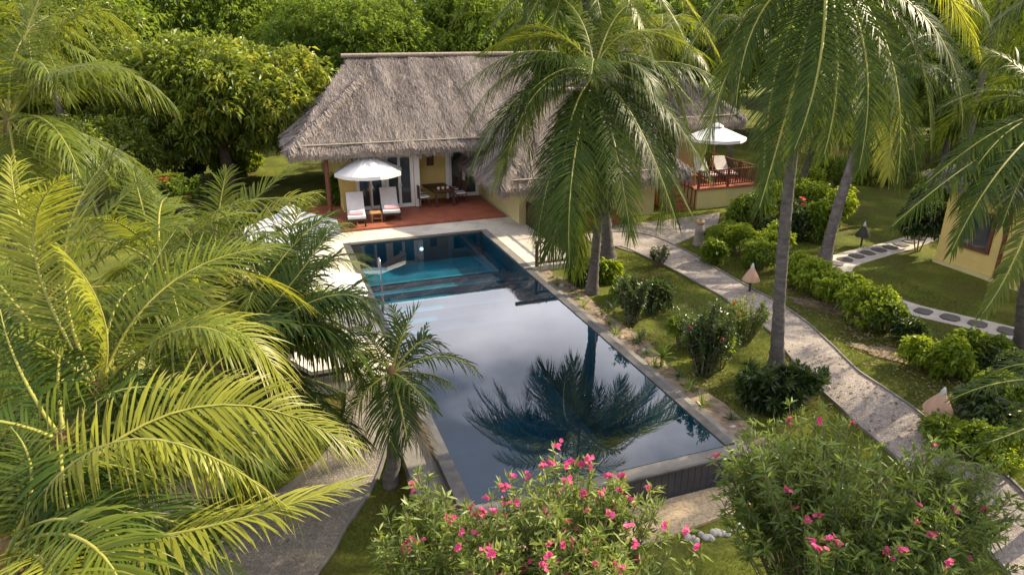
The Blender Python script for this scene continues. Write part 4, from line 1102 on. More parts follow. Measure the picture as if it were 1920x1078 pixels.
# middle palms
bG = G(1109, 548); cG = ray(1114, 142, 21.6)
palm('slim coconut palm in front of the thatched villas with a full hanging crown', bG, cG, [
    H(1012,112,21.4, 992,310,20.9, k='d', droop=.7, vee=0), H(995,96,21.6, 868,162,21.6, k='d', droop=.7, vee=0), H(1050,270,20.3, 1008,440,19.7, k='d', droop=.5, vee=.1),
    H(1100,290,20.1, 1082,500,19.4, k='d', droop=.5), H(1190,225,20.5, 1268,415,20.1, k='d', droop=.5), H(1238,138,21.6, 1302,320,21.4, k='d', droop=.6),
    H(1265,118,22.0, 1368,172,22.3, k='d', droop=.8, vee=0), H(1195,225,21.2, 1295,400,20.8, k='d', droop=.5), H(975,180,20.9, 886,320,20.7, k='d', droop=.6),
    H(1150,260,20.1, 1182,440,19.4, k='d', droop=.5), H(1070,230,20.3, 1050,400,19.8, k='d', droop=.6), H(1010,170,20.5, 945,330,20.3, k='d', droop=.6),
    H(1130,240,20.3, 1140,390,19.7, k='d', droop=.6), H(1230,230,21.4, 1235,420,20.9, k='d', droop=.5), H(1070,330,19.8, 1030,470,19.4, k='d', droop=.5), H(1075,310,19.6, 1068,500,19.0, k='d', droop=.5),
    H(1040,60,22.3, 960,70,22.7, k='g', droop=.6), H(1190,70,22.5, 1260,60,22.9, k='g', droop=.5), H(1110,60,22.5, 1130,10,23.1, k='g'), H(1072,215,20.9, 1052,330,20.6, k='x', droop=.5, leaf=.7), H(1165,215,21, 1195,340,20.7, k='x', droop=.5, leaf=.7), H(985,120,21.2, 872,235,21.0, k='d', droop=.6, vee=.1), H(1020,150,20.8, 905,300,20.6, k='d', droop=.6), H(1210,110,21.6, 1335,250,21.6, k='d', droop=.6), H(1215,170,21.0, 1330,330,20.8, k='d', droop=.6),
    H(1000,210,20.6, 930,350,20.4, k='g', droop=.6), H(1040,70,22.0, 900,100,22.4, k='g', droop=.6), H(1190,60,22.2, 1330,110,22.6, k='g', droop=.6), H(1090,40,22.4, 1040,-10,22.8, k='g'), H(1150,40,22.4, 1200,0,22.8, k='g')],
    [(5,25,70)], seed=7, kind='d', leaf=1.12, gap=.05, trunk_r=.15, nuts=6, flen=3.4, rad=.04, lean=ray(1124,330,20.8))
bG2 = G(1140, 484); cG2 = ray(1086, -95, 24.2)
palm('thick trunked coconut palm behind the middle one with its crown above the picture', bG2, cG2, [
    H(1000,-30,23.6, 915,60,23.4, k='d', droop=.7), H(1015,-10,23.2, 965,110,22.8, k='d', droop=.6), H(1190,-60,24, 1295,95,24, k='g', droop=.7), H(1170,-20,23.6, 1225,110,23.4, k='g', droop=.6),
    H(1220,-70,24.6, 1350,110,25, k='y', droop=.7), H(960,-80,24, 850,40,24, k='d', droop=.7), H(1050,0,23, 1020,130,22.6, k='d', droop=.6), H(1120,0,23, 1140,110,22.6, k='d', droop=.6)],
    [(8,0,70)], seed=8, kind='d', leaf=1.0, trunk_r=.21, flen=4.2, lean=ray(1120,200,24.0))
# right palms
bH = G(1456, 692); cH = ray(1545, -70, 14.4)
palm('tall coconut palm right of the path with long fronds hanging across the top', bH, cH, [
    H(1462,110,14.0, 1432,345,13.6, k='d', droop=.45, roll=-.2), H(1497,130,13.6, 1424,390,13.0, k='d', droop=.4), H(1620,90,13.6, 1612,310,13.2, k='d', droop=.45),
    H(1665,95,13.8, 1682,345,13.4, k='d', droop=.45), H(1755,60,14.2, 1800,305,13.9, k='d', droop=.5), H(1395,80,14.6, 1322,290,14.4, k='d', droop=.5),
    H(1400,-40,14.8, 1278,120,14.8, k='d', droop=.6), H(1720,-60,14.8, 1830,90,14.8, k='y', droop=.7), H(1570,110,13.2, 1545,290,12.8, k='d', droop=.45, leaf=.7), H(1540,100,13.2, 1490,280,12.8, k='d', droop=.5),  # yellow leaf colour on the upper right frond imitates sunlight
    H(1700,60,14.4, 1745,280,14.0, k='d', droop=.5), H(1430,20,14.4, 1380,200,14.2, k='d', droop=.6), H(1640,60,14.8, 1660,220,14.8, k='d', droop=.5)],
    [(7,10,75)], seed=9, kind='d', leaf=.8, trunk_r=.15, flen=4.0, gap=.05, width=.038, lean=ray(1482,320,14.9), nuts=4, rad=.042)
bI = G(1545, 496); cI = ray(1668, 130, 24.5)
palm('leaning palm with a sunlit trunk edge behind the lime hedge', bI, cI, [
    H(1700,210,24, 1720,330,23.6, k='d', droop=.6), H(1640,210,24, 1610,320,23.6, k='d', droop=.6), H(1740,130,24.6, 1810,250,24.6, k='d', droop=.7), H(1600,130,24.6, 1560,240,24.6, k='d', droop=.7),
    H(1670,240,23.4, 1665,330,23, k='y', droop=.6)], [(8,-10,70)], seed=10, kind='d', leaf=.9, trunk_r=.20, flen=3.6, lean=ray(1590,330,24.0))
cK = ray(1555, 185, 30); palm('slender palm far behind the tall right one with a dark star of fronds', below(cK,-.7,.3), cK, [], [(9,0,70),(8,-45,-5)], seed=11, kind='d', leaf=.9, trunk_r=.17, flen=3.4)
cK2 = ray(1880, -20, 28); palm('palm at the upper right corner with pale arching fronds', below(cK2,.4,.3), cK2, [
    H(1872,70,27.6, 1862,160,27.2, k='g', droop=.5), H(1810,0,27.8, 1760,90,27.4, k='y', droop=.6), H(1900,100,27.4, 1905,190,27, k='d', droop=.5), H(1940,40,28, 2000,130,28, k='d')],
    [(8,0,70)], seed=12, kind='d', leaf=.95, flen=3.6)
bJ = G(1915, 672); cJ = ray(1985, 215, 13.2)
palm('palm at the right edge with dark fronds sweeping over the boarded cottage', bJ, cJ, [
    H(1830,300,12.6, 1672,425,12.2, k='d', droop=.55, vee=0, leaf=.62), H(1880,312,12.2, 1785,470,11.8, k='d', droop=.5, vee=0, leaf=.55), H(1925,430,11.6, 1842,588,11.2, k='g', droop=.5, leaf=.34, vee=0),
    H(1880,170,13.2, 1770,200,13.2, k='d', droop=.6), H(1900,120,13.6, 1820,90,13.8, k='d'), H(1880,240,12.9, 1735,345,12.6, k='d', droop=.7, leaf=.8), H(1900,280,12.6, 1800,385,12.2, k='d', droop=.7, leaf=.7), H(1930,300,12.4, 1880,420,12.0, k='d', droop=.6, leaf=.6), H(1900,240,12.8, 1820,330,12.4, k='d', droop=.7, leaf=.6)],
    [(7,10,70,(-80,120))], seed=13, kind='d', leaf=.9, flen=3.4, trunk_r=.18)
cL = ray(2050, 735, 11); palm('low palm beyond the lower right edge with one frond reaching in', below(cL), cL, [
    H(1920,712,10.8, 1785,748,10.6, k='d', droop=.3, leaf=.5), H(1950,790,10.6, 1850,830,10.4, k='d', droop=.3, leaf=.5)], [(6,10,60)], seed=14, kind='d', leaf=.6, flen=2.2, trunk_r=.11)
for k, (x, y, z, lb) in enumerate(((17.5,17.5,9.0,'tall unseen palm added beyond the right edge to shade the path'),(13.6,10.8,8.6,'unseen palm added beyond the lower right corner to shade the bed'),(19.5,24.5,9.5,'tall palm added outside the right edge behind the cottage for shade'))):  # palms added out of view only to cast shade on the garden
    palm(lb, (x, y, GZ), (x-.3, y+.2, z), [], [(10,0,75),(8,-45,-5)], seed=40+k, kind='d', leaf=1.0, trunk_r=.17, flen=4.0, gap=.07, width=.055)
for k, (px, py, d, lb) in enumerate(((1240,60,33,'sunlit palm behind the middle palms above the red deck villa'),(1390,40,36,'tall far palm between the middle and right palm crowns'),(1790,150,34,'far palm standing behind the leaning palm at the upper right'),
        (985,30,44,'far palm rising behind the ridge of the thatched house'),(60,60,30,'far palm above the upper left corner'))):
    cc = ray(px, py, d); palm(lb, below(cc, .4, .3), cc, [], [(10,0,75),(7,-45,-5)], seed=20+k, kind='g' if k in (0,4) else 'd', leaf=.95, trunk_r=.18, flen=3.6, gap=.09, width=.07)

# ================================================================== broadleaf trees and shrubs
def leaf_cloud(pos, axis, length, width, rg, fold=.25, tone=None, droop=0.0):
    "kite-shaped folded leaves: pos (N,3) base, axis (N,3) direction"
    n = len(pos); ax = nrm(axis); ref = nrm(rg.normal(0,1,(n,3)) + np.array([0,0,1.4]))
    sd = nrm(np.cross(ax, ref)); up = np.cross(sd, ax)
    l = (length*rg.uniform(.7,1.25,n))[:,None]; w = (width*rg.uniform(.75,1.2,n))[:,None]
    tip = pos + ax*l + np.array([0,0,-1.])*droop*l
    mid = pos + ax*l*.45
    q = np.stack([pos, mid + sd*w*.5 + up*w*fold, tip, mid - sd*w*.5 + up*w*fold], 1)
    f = np.array([(0,1,2),(0,2,3)]); F = ((np.arange(n)*4)[:,None,None] + f).reshape(-1,3)
    tn = np.zeros((n,4,4)); tn[:,:,0] = (np.clip(rg.normal(.5,.25,n),0,1) if tone is None else tone)[:,None]; tn[:,2,1] = 1; tn[:,1,1] = tn[:,3,1] = .5; tn[:,:,3] = 1
    return q.reshape(-1,3), F, tn.reshape(-1,4)
def clump_leaves(centers, out, per, length, width, rg, spread=1.0, droop=.3, tone=None):
    "whorls of leaves round twig ends"
    n = len(centers); C_ = np.repeat(centers, per, 0); O = np.repeat(nrm(out), per, 0)
    ax = O*.55 + rg.normal(0,.62*spread,(n*per,3)) + np.array([0,0,.05])
    tn = None
    if tone is not None: tn = np.clip(np.repeat(tone, per) + rg.normal(0,.14,n*per), 0, 1)
    return leaf_cloud(C_ + rg.normal(0,length*.25,(n*per,3)), ax, length, width, rg, .25, tn, droop)
def crown_mesh(name, radii, seed, nclump, per, length, width, mat_, lobes=18, young=None, hole=.0, sunlit_share=.0):
    rg = np.random.default_rng(seed); rx, ry, rz = radii
    LC_ = nrm(rg.normal(0,1,(lobes,3))); LC_[:,2] = np.abs(LC_[:,2])*1.1 - .35
    LC_ = LC_*rg.uniform(.45,.78,(lobes,1)); LR = rg.uniform(.30,.48,lobes)
    id_ = rg.integers(0, lobes, nclump); dirs = nrm(rg.normal(0,1,(nclump,3)) + np.array([0,0,.35]))
    rad = rg.random(nclump)**.28
    p = LC_[id_] + dirs*(LR[id_]*rad)[:,None]
    keep = np.ones(nclump, bool)
    p, dirs = p[keep], dirs[keep]
    sc = np.array([rx,ry,rz]); P_ = p*sc; Nn = nrm(dirs/sc + nrm(p)*.4/sc)
    lobe_t = rg.uniform(-.18,.18,lobes)[id_]
    tone = np.clip(.40 + lobe_t + rg.normal(0,.25,len(P_)), 0, 1)
    v, f, t = clump_leaves(P_, Nn, per, length, width, rg, 1.0, .35, tone)
    mats = [mat_]; mi = None
    if young:  # second leaf material is the copy with sunlight in its colour
        mats = [mat_, young]; ysel = rg.random(len(P_)) < sunlit_share*(np.clip(p[:,0]*1.6+.3,0,2)); mi = np.repeat(ysel, per*2).astype(int)  # mostly on the right, so the leaf colour imitates the sunlit side
    return np_mesh(name, v, f, mats, t, mi)
def tree(name, label, base, height, radii, seed, nclump=2600, per=9, length=.24, width=.075, mat_='mango', trunk_r=.22, young=None, sunlit_share=0, cz=None, group=None, mesh=None, rz=0.0, cat='tree'):
    rnd = random.Random(seed); t = thing(name, base, label, cat, rz, group)
    cz = cz if cz is not None else height - radii[2]*.95
    tr = MB(); k = Vector((rnd.uniform(-.3,.3), rnd.uniform(-.3,.3), cz*.55))
    tr.tube([(0,0,-.3),(0,0,.1),k*.5,k], [trunk_r*1.6,trunk_r*1.15,trunk_r*.95,trunk_r*.8], 10); tr.build('trunk', M['bark'], t)
    for j in range(6):
        a = j*1.05 + rnd.uniform(-.3,.3); e = Vector((math.cos(a)*radii[0]*.6, math.sin(a)*radii[1]*.6, cz + radii[2]*rnd.uniform(-.2,.5)))
        mid = k.lerp(e,.5) + Vector((0,0,radii[2]*.12))
        MB().tube([k*.96, mid, e], [trunk_r*.6,trunk_r*.34,trunk_r*.1], 7).build('branch', M['bark'], t)
    me = mesh or crown_mesh('crown', radii, seed, nclump, per, length, width, M[mat_], 22, M[young] if young else None, 0, sunlit_share)
    link('crown', me, t, (0,0,cz)); return t, me

def at(px, py): return G(px, py)
tree('mango_tree', 'large rounded mango tree with yellow leaves for its sunlit right side, left of the thatched roof', (-15.2, 36.5, GZ), 9.4, (5.9,5.4,5.3), 41, 6000, 9, .42, .14, 'mango', .34, 'mango_sunlit', .3, cz=3.7)
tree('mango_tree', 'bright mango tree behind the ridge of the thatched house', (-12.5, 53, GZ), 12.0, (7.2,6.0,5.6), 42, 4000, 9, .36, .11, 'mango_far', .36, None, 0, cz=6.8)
tree('mango_tree', 'dense mango tree at the upper left behind the palm', (-25, 40, GZ), 9.6, (6.2,5.2,5.4), 43, 4800, 9, .34, .11, 'mango', .34, 'mango_sunlit', .06, cz=4.6)
tree('shade_tree', 'low dark tree on the lawn left of the mango tree', (-19, 30.5, GZ), 4.6, (3.0,2.8,2.2), 44, 1700, 9, .26, .08, 'mango', .18, 'mango_sunlit', .05, cz=2.6)
far_me = [crown_mesh('crown', (6.5,6.0,5.6), 60+k, 2600, 9, .42, .14, M['mango_far'], 22) for k in range(3)]
spots = [(-34,56,'behind the upper left palm'),(-24,60,'at the far left above the mango tree'),(-3.5,58,'right behind the house ridge'),(3,64,'behind the top of the middle palm'),(11,60,'above the red deck villa'),(19,60,'left of the tall right palm crown'),
         (27,56,'behind the tall right palm crown'),(35,54,'at the upper right corner'),(-15,68,'far behind the bright mango tree'),(-44,52,'at the far left edge'),(43,50,'beyond the upper right corner'),(27,42,'behind the leaning palm'),(33,36,'behind the boarded cottage'),
         (-31,47,'between the upper left palm and the mango trees'),(15.5,52,'behind the roof of the red deck villa'),(22,40,'between the slender and leaning palms'),(29,31,'beyond the far lawn at the right'),(24.5,34.5,'shading the far lawn')]
for k, (x, y, wh) in enumerate(spots):
    t, _ = tree('garden_tree', 'dense green garden tree ' + wh, (x, y, GZ), 12, (6.5,6,5.6), 70+k, mesh=far_me[k%3], cz=6.4, trunk_r=.32, rz=k*1.3, group='trees around the garden')
    t.scale = (1.15, 1.15, 1.28 if x < -20 else 1.12)
    if k >= 15: t.scale = (.62, .62, .66)
# low thick growth behind the trees closes the view
fw = crown_mesh('thicket', (90, 7, 6.5), 99, 9000, 8, .75, .3, M['mango_far'], 120)
o = link('treeline', fw, None, (0, 82, 4.5)); o['kind'] = 'stuff'; o['label'] = 'dense green wood closing the view behind the garden'

def shrub(name, label, base, radii, seed, n, per, length, width, mat_, cat='shrub', stems=7, cz=None, lobes=12, group=None):
    rnd = random.Random(seed); t = thing(name, base, label, cat, 0, group); cz = cz if cz is not None else radii[2]*.85
    s = MB()
    for j in range(stems):
        a = 2*math.pi*j/stems + rnd.uniform(-.3,.3); e = Vector((math.cos(a)*radii[0]*.65, math.sin(a)*radii[1]*.65, cz + radii[2]*rnd.uniform(0,.5)))
        s.tube([(math.cos(a)*.05, math.sin(a)*.05, -.1), e*.5 + Vector((0,0,.1)), e], [.025,.018,.006], 5)
    s.build('stem', M['stem'], t)
    link('foliage', crown_mesh('foliage', radii, seed, n, per, length, width, M[mat_], lobes), t, (0,0,cz)); return t
# lime hedge shrubs, one by one
hedge = [(1490,535,.55,.62,'shrub_lime','nearest the tall palm trunk'),(1530,555,.62,.7,'shrub_lime','second from the tall palm trunk'),(1572,575,.62,.72,'shrub_lime','third from the tall palm trunk'),(1618,605,.66,.75,'shrub_lime','fourth from the tall palm trunk'),(1660,622,.52,.6,'shrub','at its lower right end')]
for k, (px, py, r_, h_, mt, wh) in enumerate(hedge):
    f_ = (1.0,1.3,1.12,1.35,1.05)[k]; r_, h_ = r_*f_, h_*(1.0,1.2,.95,1.15,.9)[k]
    shrub('hedge_shrub', 'lime green rounded shrub in the path hedge, ' + wh, G(px, py), (r_,r_*.95,h_), 110+k, 420, 8, .13, .07, mt, 'shrub', 7, .55, 12, 'lime hedge shrubs')
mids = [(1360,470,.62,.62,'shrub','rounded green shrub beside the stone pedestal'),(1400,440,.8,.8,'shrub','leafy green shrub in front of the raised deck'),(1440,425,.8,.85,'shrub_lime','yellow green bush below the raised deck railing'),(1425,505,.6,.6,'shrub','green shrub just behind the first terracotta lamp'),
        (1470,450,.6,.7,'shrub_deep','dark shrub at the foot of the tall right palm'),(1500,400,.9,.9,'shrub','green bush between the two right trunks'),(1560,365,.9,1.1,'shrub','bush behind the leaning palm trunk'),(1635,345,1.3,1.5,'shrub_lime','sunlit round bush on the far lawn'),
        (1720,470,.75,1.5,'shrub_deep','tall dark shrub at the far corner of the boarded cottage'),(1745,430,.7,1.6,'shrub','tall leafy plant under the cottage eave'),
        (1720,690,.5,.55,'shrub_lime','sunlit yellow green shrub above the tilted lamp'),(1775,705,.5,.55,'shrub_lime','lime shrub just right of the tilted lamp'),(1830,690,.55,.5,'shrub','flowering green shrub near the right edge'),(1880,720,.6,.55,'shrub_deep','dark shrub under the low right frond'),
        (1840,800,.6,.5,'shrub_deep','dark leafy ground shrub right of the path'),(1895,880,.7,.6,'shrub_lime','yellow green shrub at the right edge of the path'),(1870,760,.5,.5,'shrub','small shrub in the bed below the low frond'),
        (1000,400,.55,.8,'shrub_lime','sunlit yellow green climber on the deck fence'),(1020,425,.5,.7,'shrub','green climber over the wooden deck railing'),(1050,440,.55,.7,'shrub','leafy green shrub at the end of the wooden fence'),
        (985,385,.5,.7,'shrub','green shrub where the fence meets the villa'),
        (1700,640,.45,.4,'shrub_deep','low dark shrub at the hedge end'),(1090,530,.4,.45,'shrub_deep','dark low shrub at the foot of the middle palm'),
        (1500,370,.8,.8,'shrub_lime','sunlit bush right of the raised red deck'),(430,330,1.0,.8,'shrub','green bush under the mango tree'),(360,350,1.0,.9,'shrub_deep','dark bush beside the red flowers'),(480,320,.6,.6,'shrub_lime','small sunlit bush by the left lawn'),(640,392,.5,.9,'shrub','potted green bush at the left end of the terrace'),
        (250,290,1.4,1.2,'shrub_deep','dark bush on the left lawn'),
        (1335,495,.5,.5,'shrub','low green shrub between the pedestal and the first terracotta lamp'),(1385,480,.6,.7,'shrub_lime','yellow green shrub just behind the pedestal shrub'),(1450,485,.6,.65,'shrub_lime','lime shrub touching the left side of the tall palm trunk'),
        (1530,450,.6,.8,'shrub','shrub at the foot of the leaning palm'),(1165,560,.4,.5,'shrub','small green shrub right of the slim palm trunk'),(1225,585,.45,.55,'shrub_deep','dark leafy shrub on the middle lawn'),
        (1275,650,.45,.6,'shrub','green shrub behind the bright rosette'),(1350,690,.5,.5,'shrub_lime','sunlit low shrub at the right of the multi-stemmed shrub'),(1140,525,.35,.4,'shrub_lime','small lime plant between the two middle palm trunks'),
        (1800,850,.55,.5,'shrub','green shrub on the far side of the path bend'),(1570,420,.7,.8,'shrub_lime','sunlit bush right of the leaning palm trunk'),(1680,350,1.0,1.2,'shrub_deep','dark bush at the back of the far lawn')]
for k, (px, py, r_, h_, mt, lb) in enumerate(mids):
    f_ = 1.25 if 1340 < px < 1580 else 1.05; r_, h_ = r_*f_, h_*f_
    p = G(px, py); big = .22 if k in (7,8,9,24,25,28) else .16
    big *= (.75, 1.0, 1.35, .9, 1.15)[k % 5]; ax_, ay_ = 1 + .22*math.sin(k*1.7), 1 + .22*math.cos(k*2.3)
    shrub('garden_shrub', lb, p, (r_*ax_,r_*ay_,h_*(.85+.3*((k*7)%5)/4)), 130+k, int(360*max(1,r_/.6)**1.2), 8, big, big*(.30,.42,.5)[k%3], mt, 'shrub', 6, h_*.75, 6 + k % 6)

# oleanders in front: long leaves in whorls along fanned stems, flower heads at the tips
def blossom_mesh(seed, red=False):
    rg = np.random.default_rng(seed); V, F, T = [], [], []; b = 0
    for q in range(7):
        c = rg.normal(0,.035,3) * np.array([1,1,.7]); nn = nrm(np.array([rg.normal(0,.5), rg.normal(0,.5), 1.0]))
        a1 = nrm(np.cross(nn, [0.3,1,.1])); a2 = np.cross(nn, a1)
        for j in range(5):
            a = 2*math.pi*j/5 + q; d = a1*math.cos(a) + a2*math.sin(a); e = np.cross(nn, d)
            V += [c, c + d*.028 + e*.022 + nn*.010, c + d*.042 + nn*.006, c + d*.028 - e*.022 + nn*.010]; F += [(b,b+1,b+2),(b,b+2,b+3)]; b += 4
            tv = rg.uniform(0,1); T += [(tv,.0,0,1),(tv,.5,0,1),(tv,.8,0,1),(tv,.5,0,1)]
    return np_mesh('blossom', np.array(V), np.array(F), M['petal_red' if red else 'petal'], np.array(T))
bloss = [blossom_mesh(i) for i in range(5)]; bloss_red = [blossom_mesh(9+i, True) for i in range(2)]
def oleander(name, label, base, tips, seed, leafl=.13, leafw=.024, nfl=(), per=9, mat_='oleander', flowers=bloss, fs=1.0, whorls=7):
    rg = np.random.default_rng(seed); rnd = random.Random(seed); t = thing(name, base, label, 'shrub'); base = Vector(base)
    s = MB(); P_, A_, TN_ = [], [], []
    for k, tp in enumerate(tips):
        tone_k = min(1, max(0, rnd.gauss(.42, .3)))
        e = Vector(tp) - base; c0 = Vector((e.x*.2, e.y*.2, -.1)); m_ = Vector((e.x*.62, e.y*.62, e.z*.55)) + Vector((rnd.uniform(-.1,.1), rnd.uniform(-.1,.1), 0))
        s.tube([c0, m_, e], [.014,.010,.005], 5, caps=False)
        for q in range(whorls):
            f = 1 - q*(.075 if whorls < 9 else .085)*rnd.uniform(.7,1.3); p = m_.lerp(e, (f-.4)/.6) if f > .4 else c0.lerp(m_, f/.4)
            dr = (e - m_).normalized()
            for j in range(per):
                a = 2*math.pi*j/per + q; v = np.array(dr)*(.75 if q == 0 else .45) + nrm(rg.normal(0,1,3))*.85
                P_.append(np.array(p) + rg.normal(0,.02,3)); A_.append(v); TN_.append(min(1, max(0, tone_k + (.18 if q == 0 else -.05*q) + rnd.gauss(0,.12))))
    s.build('stem', M['stem'], t)
    v, f, tn = leaf_cloud(np.array(P_), np.array(A_), leafl, leafw, rg, .12, np.array(TN_), .12)
    link('foliage', np_mesh('foliage', v, f, M[mat_], tn), t)
    for k in nfl:
        e = Vector(tips[k % len(tips)]) - base + Vector((rnd.uniform(-.05,.05), rnd.uniform(-.05,.05), .04 + rnd.uniform(0,.05)))
        sc = fs*rnd.uniform(.8,1.25); link('blossom', rnd.choice(flowers), t, e, (rnd.uniform(-.6,.6), rnd.uniform(-.6,.6), rnd.random()*6), (sc,sc,sc))
    return t
def lumpy_tips(c, radii, n, seed, lobes=14):
    "tips gathered in rounded lobes, so the bush has hollows and heads"
    rg = np.random.default_rng(seed); c = np.array(c); out = []
    L_ = []
    while len(L_) < lobes:
        d = rg.normal(0,1,3); d /= np.linalg.norm(d)
        if d[2] > -.25: L_.append((d*rg.uniform(.5,.8), rg.uniform(.26,.42)))
    for i in range(n):
        d0, r0 = L_[i % lobes]; d = rg.normal(0,1,3) + np.array([0,0,.4]); d /= np.linalg.norm(d)
        out.append(tuple(c + (d0 + d*r0*rg.random()**.35)*np.array(radii)))
    return out
def dome_tips(c, radii, n, seed, zmin=-.3):
    rg = np.random.default_rng(seed); out = []
    while len(out) < n:
        d = rg.normal(0,1,3); d /= np.linalg.norm(d)
        if d[2] < zmin: continue
        r_ = rg.uniform(.55,1.0)**.5; out.append(tuple(np.array(c) + d*np.array(radii)*r_))
    return out
# centre bush: outline of its top traced as real stems at their own distances
cO = ray(1045, 1040, 8.6)
bO = Vector((cO.x, cO.y, gz(cO)))
tipsO = lumpy_tips(cO, (1.95,1.3,1.0), 380, 5, 16)
extra = [(1043,848,9.0),(1040,870,9.0),(1022,885,8.8),(1020,875,9),(1100,870,8.8),(1107,885,8.8),(1085,880,8.8),(1060,880,8.9),(1075,878,8.8),(1140,905,8.6),(1163,905,8.5),(1165,920,8.5),(960,900,8.8),(985,898,8.8),(950,918,8.7),(940,915,8.7),(975,950,8.4),(1060,915,8.6),(1120,930,8.4),(1105,965,8.1),(1140,968,8.0),(920,940,8.6),(880,960,8.6),(905,965,8.5),(895,972,8.5),(930,968,8.4),(945,972,8.4),(860,998,8.4),(892,1005,8.3),(860,1030,8.2),(912,1035,8),(910,1045,8),(1022,1025,7.8),(1032,1048,7.7),(1025,1072,7.6),(1095,1042,7.7),(1125,1062,7.6),(1180,1030,7.7),(1172,1000,7.9),(1250,1000,8),(1288,998,8.1),(1235,1003,8),(1168,1070,7.5),(1310,1040,7.8)]
tipsO2 = [tuple(ray(x,y,d-.25)) for x,y,d in extra]
nO = list(range(len(tipsO2))) + [len(tipsO2)+i*5 for i in range(74)]
oleander('oleander_shrub', 'large oleander covered in pink blossom at the bottom centre', bO, tipsO2 + tipsO, 51, .155, .033, nO, 8, fs=.68)
cO2 = ray(790, 1020, 8.6)
oleander('oleander_shrub', 'loose pale leaved oleander left of the big pink one', (cO2.x, cO2.y, gz(cO2)), [tuple(ray(x,y,d)) for x,y,d in [(785,890,9.2),(800,900,9.1),(775,915,9),(800,930,8.9),(820,920,9),(840,950,8.9),(765,975,8.8),(790,960,8.8),(715,1018,8.5),(750,1040,8.3),(775,1020,8.4),(800,1050,8.2),(780,1070,8),(830,1010,8.4),(845,980,8.6),(815,985,8.6),(835,1045,8.2),(760,1065,8.1)]] + dome_tips(cO2, (.65,.6,.8), 26, 6), 52, .16, .034, [9,2,10,14], 9)
cR = ray(1610, 950, 9.2)
tipsR = lumpy_tips(cR, (2.1,1.4,1.35), 330, 7, 20)
fl_r = [(1527,790,10.0),(1590,797,9.9),(1478,920,9),(1536,973,8.7),(1508,980,8.7),(1527,1015,8.4),(1553,1017,8.4),(1568,1030,8.3),(1534,1040,8.2),(1726,952,8.9),(1785,957,8.9),(1722,992,8.7),(1752,1012,8.5),(1670,1045,8.2),(1688,1038,8.2),(1778,1065,8.2),(1340,862,9.8),(1475,795,10.1)]
tipsR2 = [tuple(ray(x,y,d-.55)) for x,y,d in fl_r] + [tuple(ray(x,y,d)) for x,y,d in [(1370,850,10.2),(1390,830,10.3),(1410,815,10.3),(1450,800,10.2),(1400,870,9.8),(1360,900,9.8),(1420,900,9.4),(1385,920,9.6),(1540,770,10.3),(1570,790,10.2),(1610,820,10),(1640,840,9.9),(1700,860,9.7),(1760,880,9.5),(1800,930,9.3),(1850,930,9.3),(1870,940,9.2),(1840,960,9.1),(1800,990,8.9),(1480,760,10.6),(1500,780,10.3)]]
oleander('oleander_shrub', 'broad green oleander with few magenta flowers at the lower right', (cR.x, cR.y, gz(cR)), tipsR2 + tipsR, 53, .165, .036, list(range(len(fl_r))) + [60+i*41 for i in range(5)], 8, 'oleander_deep', fs=.72)
# broad dark shrub between path and oleander
pS = G(1440, 770)
oleander('garden_shrub', 'dark broad leaved shrub between the pool bed and the path', pS, lumpy_tips((pS.x+.25, pS.y, pS.z+.7), (1.15,.75,.75), 64, 8, 9), 54, .20, .07, [], 8, 'shrub_deep', whorls=11)
pS = G(1320, 700)
oleander('garden_shrub', 'multi-stemmed shrub with open foliage beside the pool', pS, lumpy_tips((pS.x, pS.y+.1, pS.z+1.3), (1.0,.85,.85), 80, 9, 9), 55, .13, .035, [5,40], 7, 'shrub_deep', bloss, .8, whorls=11)
pS = G(1395, 640)
oleander('garden_shrub', 'wispy reddish flowering shrub at the edge of the main path', pS, dome_tips((pS.x, pS.y, pS.z+.85), (.6,.45,.5), 46, 10), 56, .11, .03, [2,9,14,20], 6, 'oleander', bloss_red, .9, whorls=11)
pS = G(1185, 610)
oleander('garden_shrub', 'slender upright shrub beside the middle palm', pS, lumpy_tips((pS.x, pS.y, pS.z+1.0), (.65,.55,.85), 46, 11, 7), 57, .12, .04, [], 7, 'shrub_deep', whorls=11)
pS = G(1235, 500)
oleander('garden_shrub', 'thin small shrub on the path side of the middle lawn', pS, dome_tips((pS.x, pS.y, pS.z+.5), (.35,.35,.35), 26, 12), 58, .10, .03, [], 6, 'shrub_deep')
pS = G(350, 400)
oleander('garden_shrub', 'green shrub with red flowers behind the left palms', pS, dome_tips((pS.x, pS.y, pS.z+1.0), (1.3,.9,.8), 70, 13), 59, .18, .07, [3,9,15,22,30,41], 7, 'shrub', bloss_red, 2.6)
pS = G(1490, 440)
oleander('garden_shrub', 'shrub with pinkish dry flower heads behind the tall palm trunk', pS, dome_tips((pS.x, pS.y, pS.z+.9), (.5,.5,.5), 40, 14), 60, .15, .05, [1,4,8,12,19,25], 7, 'shrub_deep', bloss_red, 1.6)
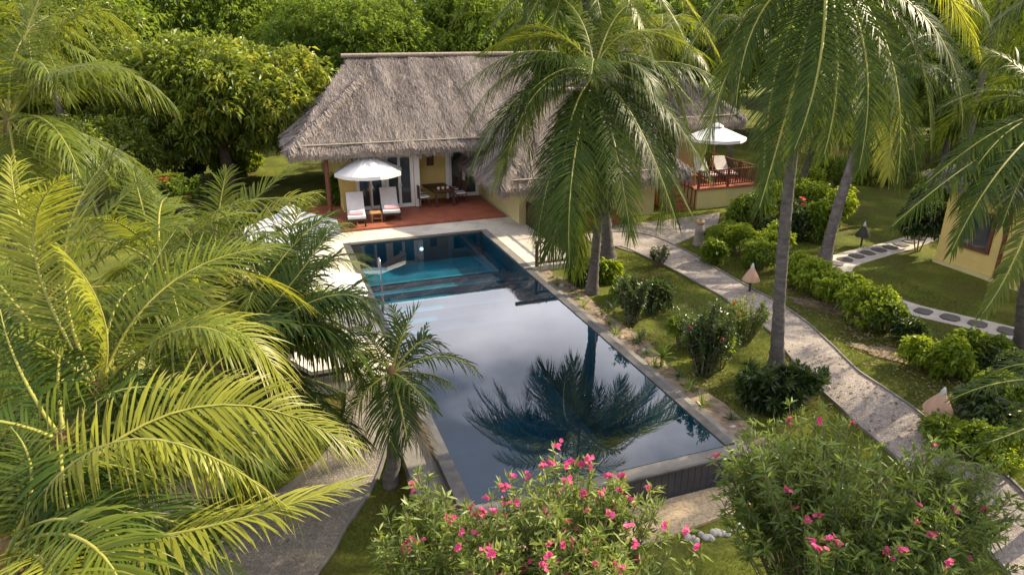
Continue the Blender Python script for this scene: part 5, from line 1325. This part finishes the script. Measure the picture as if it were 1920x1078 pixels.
# strap-leaved rosettes
def rosette(label, base, n, L_, seed, mat_='shrub', stemh=.0, wid=.05, group=None):
    rg = np.random.default_rng(seed); t = thing('strap_leaf_plant', base, label, 'plant', 0, group)
    if stemh: MB().tube([(0,0,-.1),(0,0,stemh)], [.05,.04], 7).build('stem', M['stem'], t)
    for k in range(n):
        a = k*2.4 + rg.normal(0,.2); e = R(rg.uniform(20,75)); hd = np.array([math.cos(a),math.sin(a),0])
        ss = np.linspace(0,1,6); l = L_*rg.uniform(.8,1.1)
        c = np.array([0,0,stemh]) + hd*(ss*l*math.cos(e))[:,None] + np.array([0,0,1.])*(ss*l*math.sin(e) - .55*l*ss**2*math.cos(e))[:,None]
        sd = np.cross(hd,[0,0,1.]); w = wid*np.array([.7,1,.95,.8,.5,.05])[:,None]*.5
        V = np.stack([c-sd*w, c+sd*w],1).reshape(-1,3); F = np.array([(2*i,2*i+1,2*i+3,2*i+2) for i in range(5)])
        T = np.zeros((12,4)); T[:,0] = rg.uniform(.2,.9); T[:,1] = np.repeat(ss,2)*.9; T[:,3] = 1
        link('leaf', np_mesh('leaf', V, F, M[mat_], T), t)
rosette('bright strap leaved rosette on a short stem in the pool bed', G(1240,688), 26, .55, 1, 'shrub', .25)
rosette('grassy clump of strap leaves by the pool bed below the multi-stemmed shrub', G(1290,735), 40, .5, 2, 'shrub', 0, .03)
rosette('pale spiky clump at the edge of the right deck', G(1078,525), 22, .4, 3, 'oleander', 0, .03)
rosette('spiky green clump between the palm trunk and the pool coping', G(1150,580), 30, .55, 4, 'shrub_deep', 0, .03)
rosette('tall grassy clump at the left foot of the pink oleander', G(800,1030), 40, .9, 5, 'shrub', 0, .03)
rosette('dark grassy clump along the pool bed near the middle palm', G(1200,640), 30, .5, 6, 'shrub_deep', 0, .03)
rosette('grassy clump beside the weir corner', G(1395,800), 30, .5, 7, 'shrub', 0, .03)
for k in range(16):
    q = W(5.98 + .15*math.sin(k*2.1), .2 + k*.68, -.09)
    rosette('low grassy clump in the pool edge bed, %s counting from the weir' % ('first','second','third','fourth','fifth','sixth','seventh','eighth','ninth','tenth','eleventh','twelfth','thirteenth','fourteenth','fifteenth','sixteenth')[k], q, 14 + k % 3*4, .30 + .08*(k % 3), 30+k, ('shrub','shrub_deep','oleander')[k % 3], 0, .028, 'clumps in the pool bed')
rosette('potted plant leaves on top of the stone pedestal', Vector(pd.location) + Vector((0,0,.96)), 14, .28, 8, 'shrub', 0, .03)

# fallen leaves under the hedge, in the beds and blown on to the path
rgl = np.random.default_rng(31); LP_ = []
for px, py, ra, nn_ in ((1500,545,.9,260),(1560,590,1.0,300),(1620,625,1.0,300),(1690,670,1.1,320),(1790,740,1.4,340),(1850,820,1.4,260),(1420,480,1.2,200),(1640,760,1.6,140),(1560,690,1.6,110),(1330,730,1.0,160),(1210,640,.8,140),(1380,790,.8,160),(1160,590,.8,100)):
    c_ = G(px, py); q = rgl.normal(0, ra*.55, (nn_, 2)); q = q + np.array([c_.x, c_.y])
    uv_ = np.array([UV(x_) for x_ in q]); ok = ~((uv_[:,0] > -.3) & (uv_[:,0] < PW+.3))
    z_ = ground_z(uv_[:,0], uv_[:,1]) + .045; LP_.append(np.column_stack([q, z_])[ok])
LP_ = np.concatenate(LP_); n_ = len(LP_); ax_ = rgl.normal(0,1,(n_,3))*np.array([1,1,.22])
v_, f_, t_ = leaf_cloud(LP_, ax_, .085, .05, rgl, .2)
lt = link('leaf_litter', np_mesh('leaf_litter', v_, f_, M['frond_dry'], t_)); lt['kind'] = 'stuff'; lt['label'] = 'dry fallen leaves scattered in the beds and on the path'
# ------------------------------------------------------------------ lawn blades where the lawn is near enough to show them
rg = np.random.default_rng(77)
n = 190000
uu = rg.uniform(-7, 17, n); vv = rg.uniform(-5.5, 18, n)
x = PO.x + BX.x*uu + AX.x*vv; y = PO.y + BX.y*uu + AX.y*vv
keep = ~((uu > -.9) & (uu < PW + 1.2) & (vv > -1.9) & (vv < PL)) & ~((uu > -4.3) & (uu < 7.5) & (vv > 5.1))
pts = np.stack([x, y], 1)
for CC, WW in ((MC, MW), (SC, SW), (LC, LW)):
    for c, w_ in zip(CC, WW):
        keep &= (pts[:,0]-c.x)**2 + (pts[:,1]-c.y)**2 > (w_*.53)**2
pts, uu, vv = pts[keep], uu[keep], vv[keep]; n = len(pts)
z = ground_z(uu, vv)
A = np.stack([pts[:,0], pts[:,1], z - .01], 1); hgt = rg.uniform(.035,.11,n)[:,None]; a = rg.uniform(0, 6.28, n)
sd = np.stack([np.cos(a), np.sin(a), a*0], 1)*.008; d = np.stack([rg.normal(0,.35,n), rg.normal(0,.35,n), np.ones(n)], 1)
V = np.stack([A-sd, A+sd, A+d*hgt], 1).reshape(-1,3); F = np.arange(3*n).reshape(-1,3)
T = np.zeros((n,3,4)); T[:,:,0] = np.clip(.2+.6*vnoise(uu*1.1, vv*1.1, 8)+rg.normal(0,.15,n),0,1)[:,None]; T[:,2,1] = .8; T[:,:,3] = 1
g = link('grass', np_mesh('grass', V, F, M['blade'], T.reshape(-1,4))); g['kind'] = 'stuff'; g['label'] = 'short lawn grass around the pool and paths'
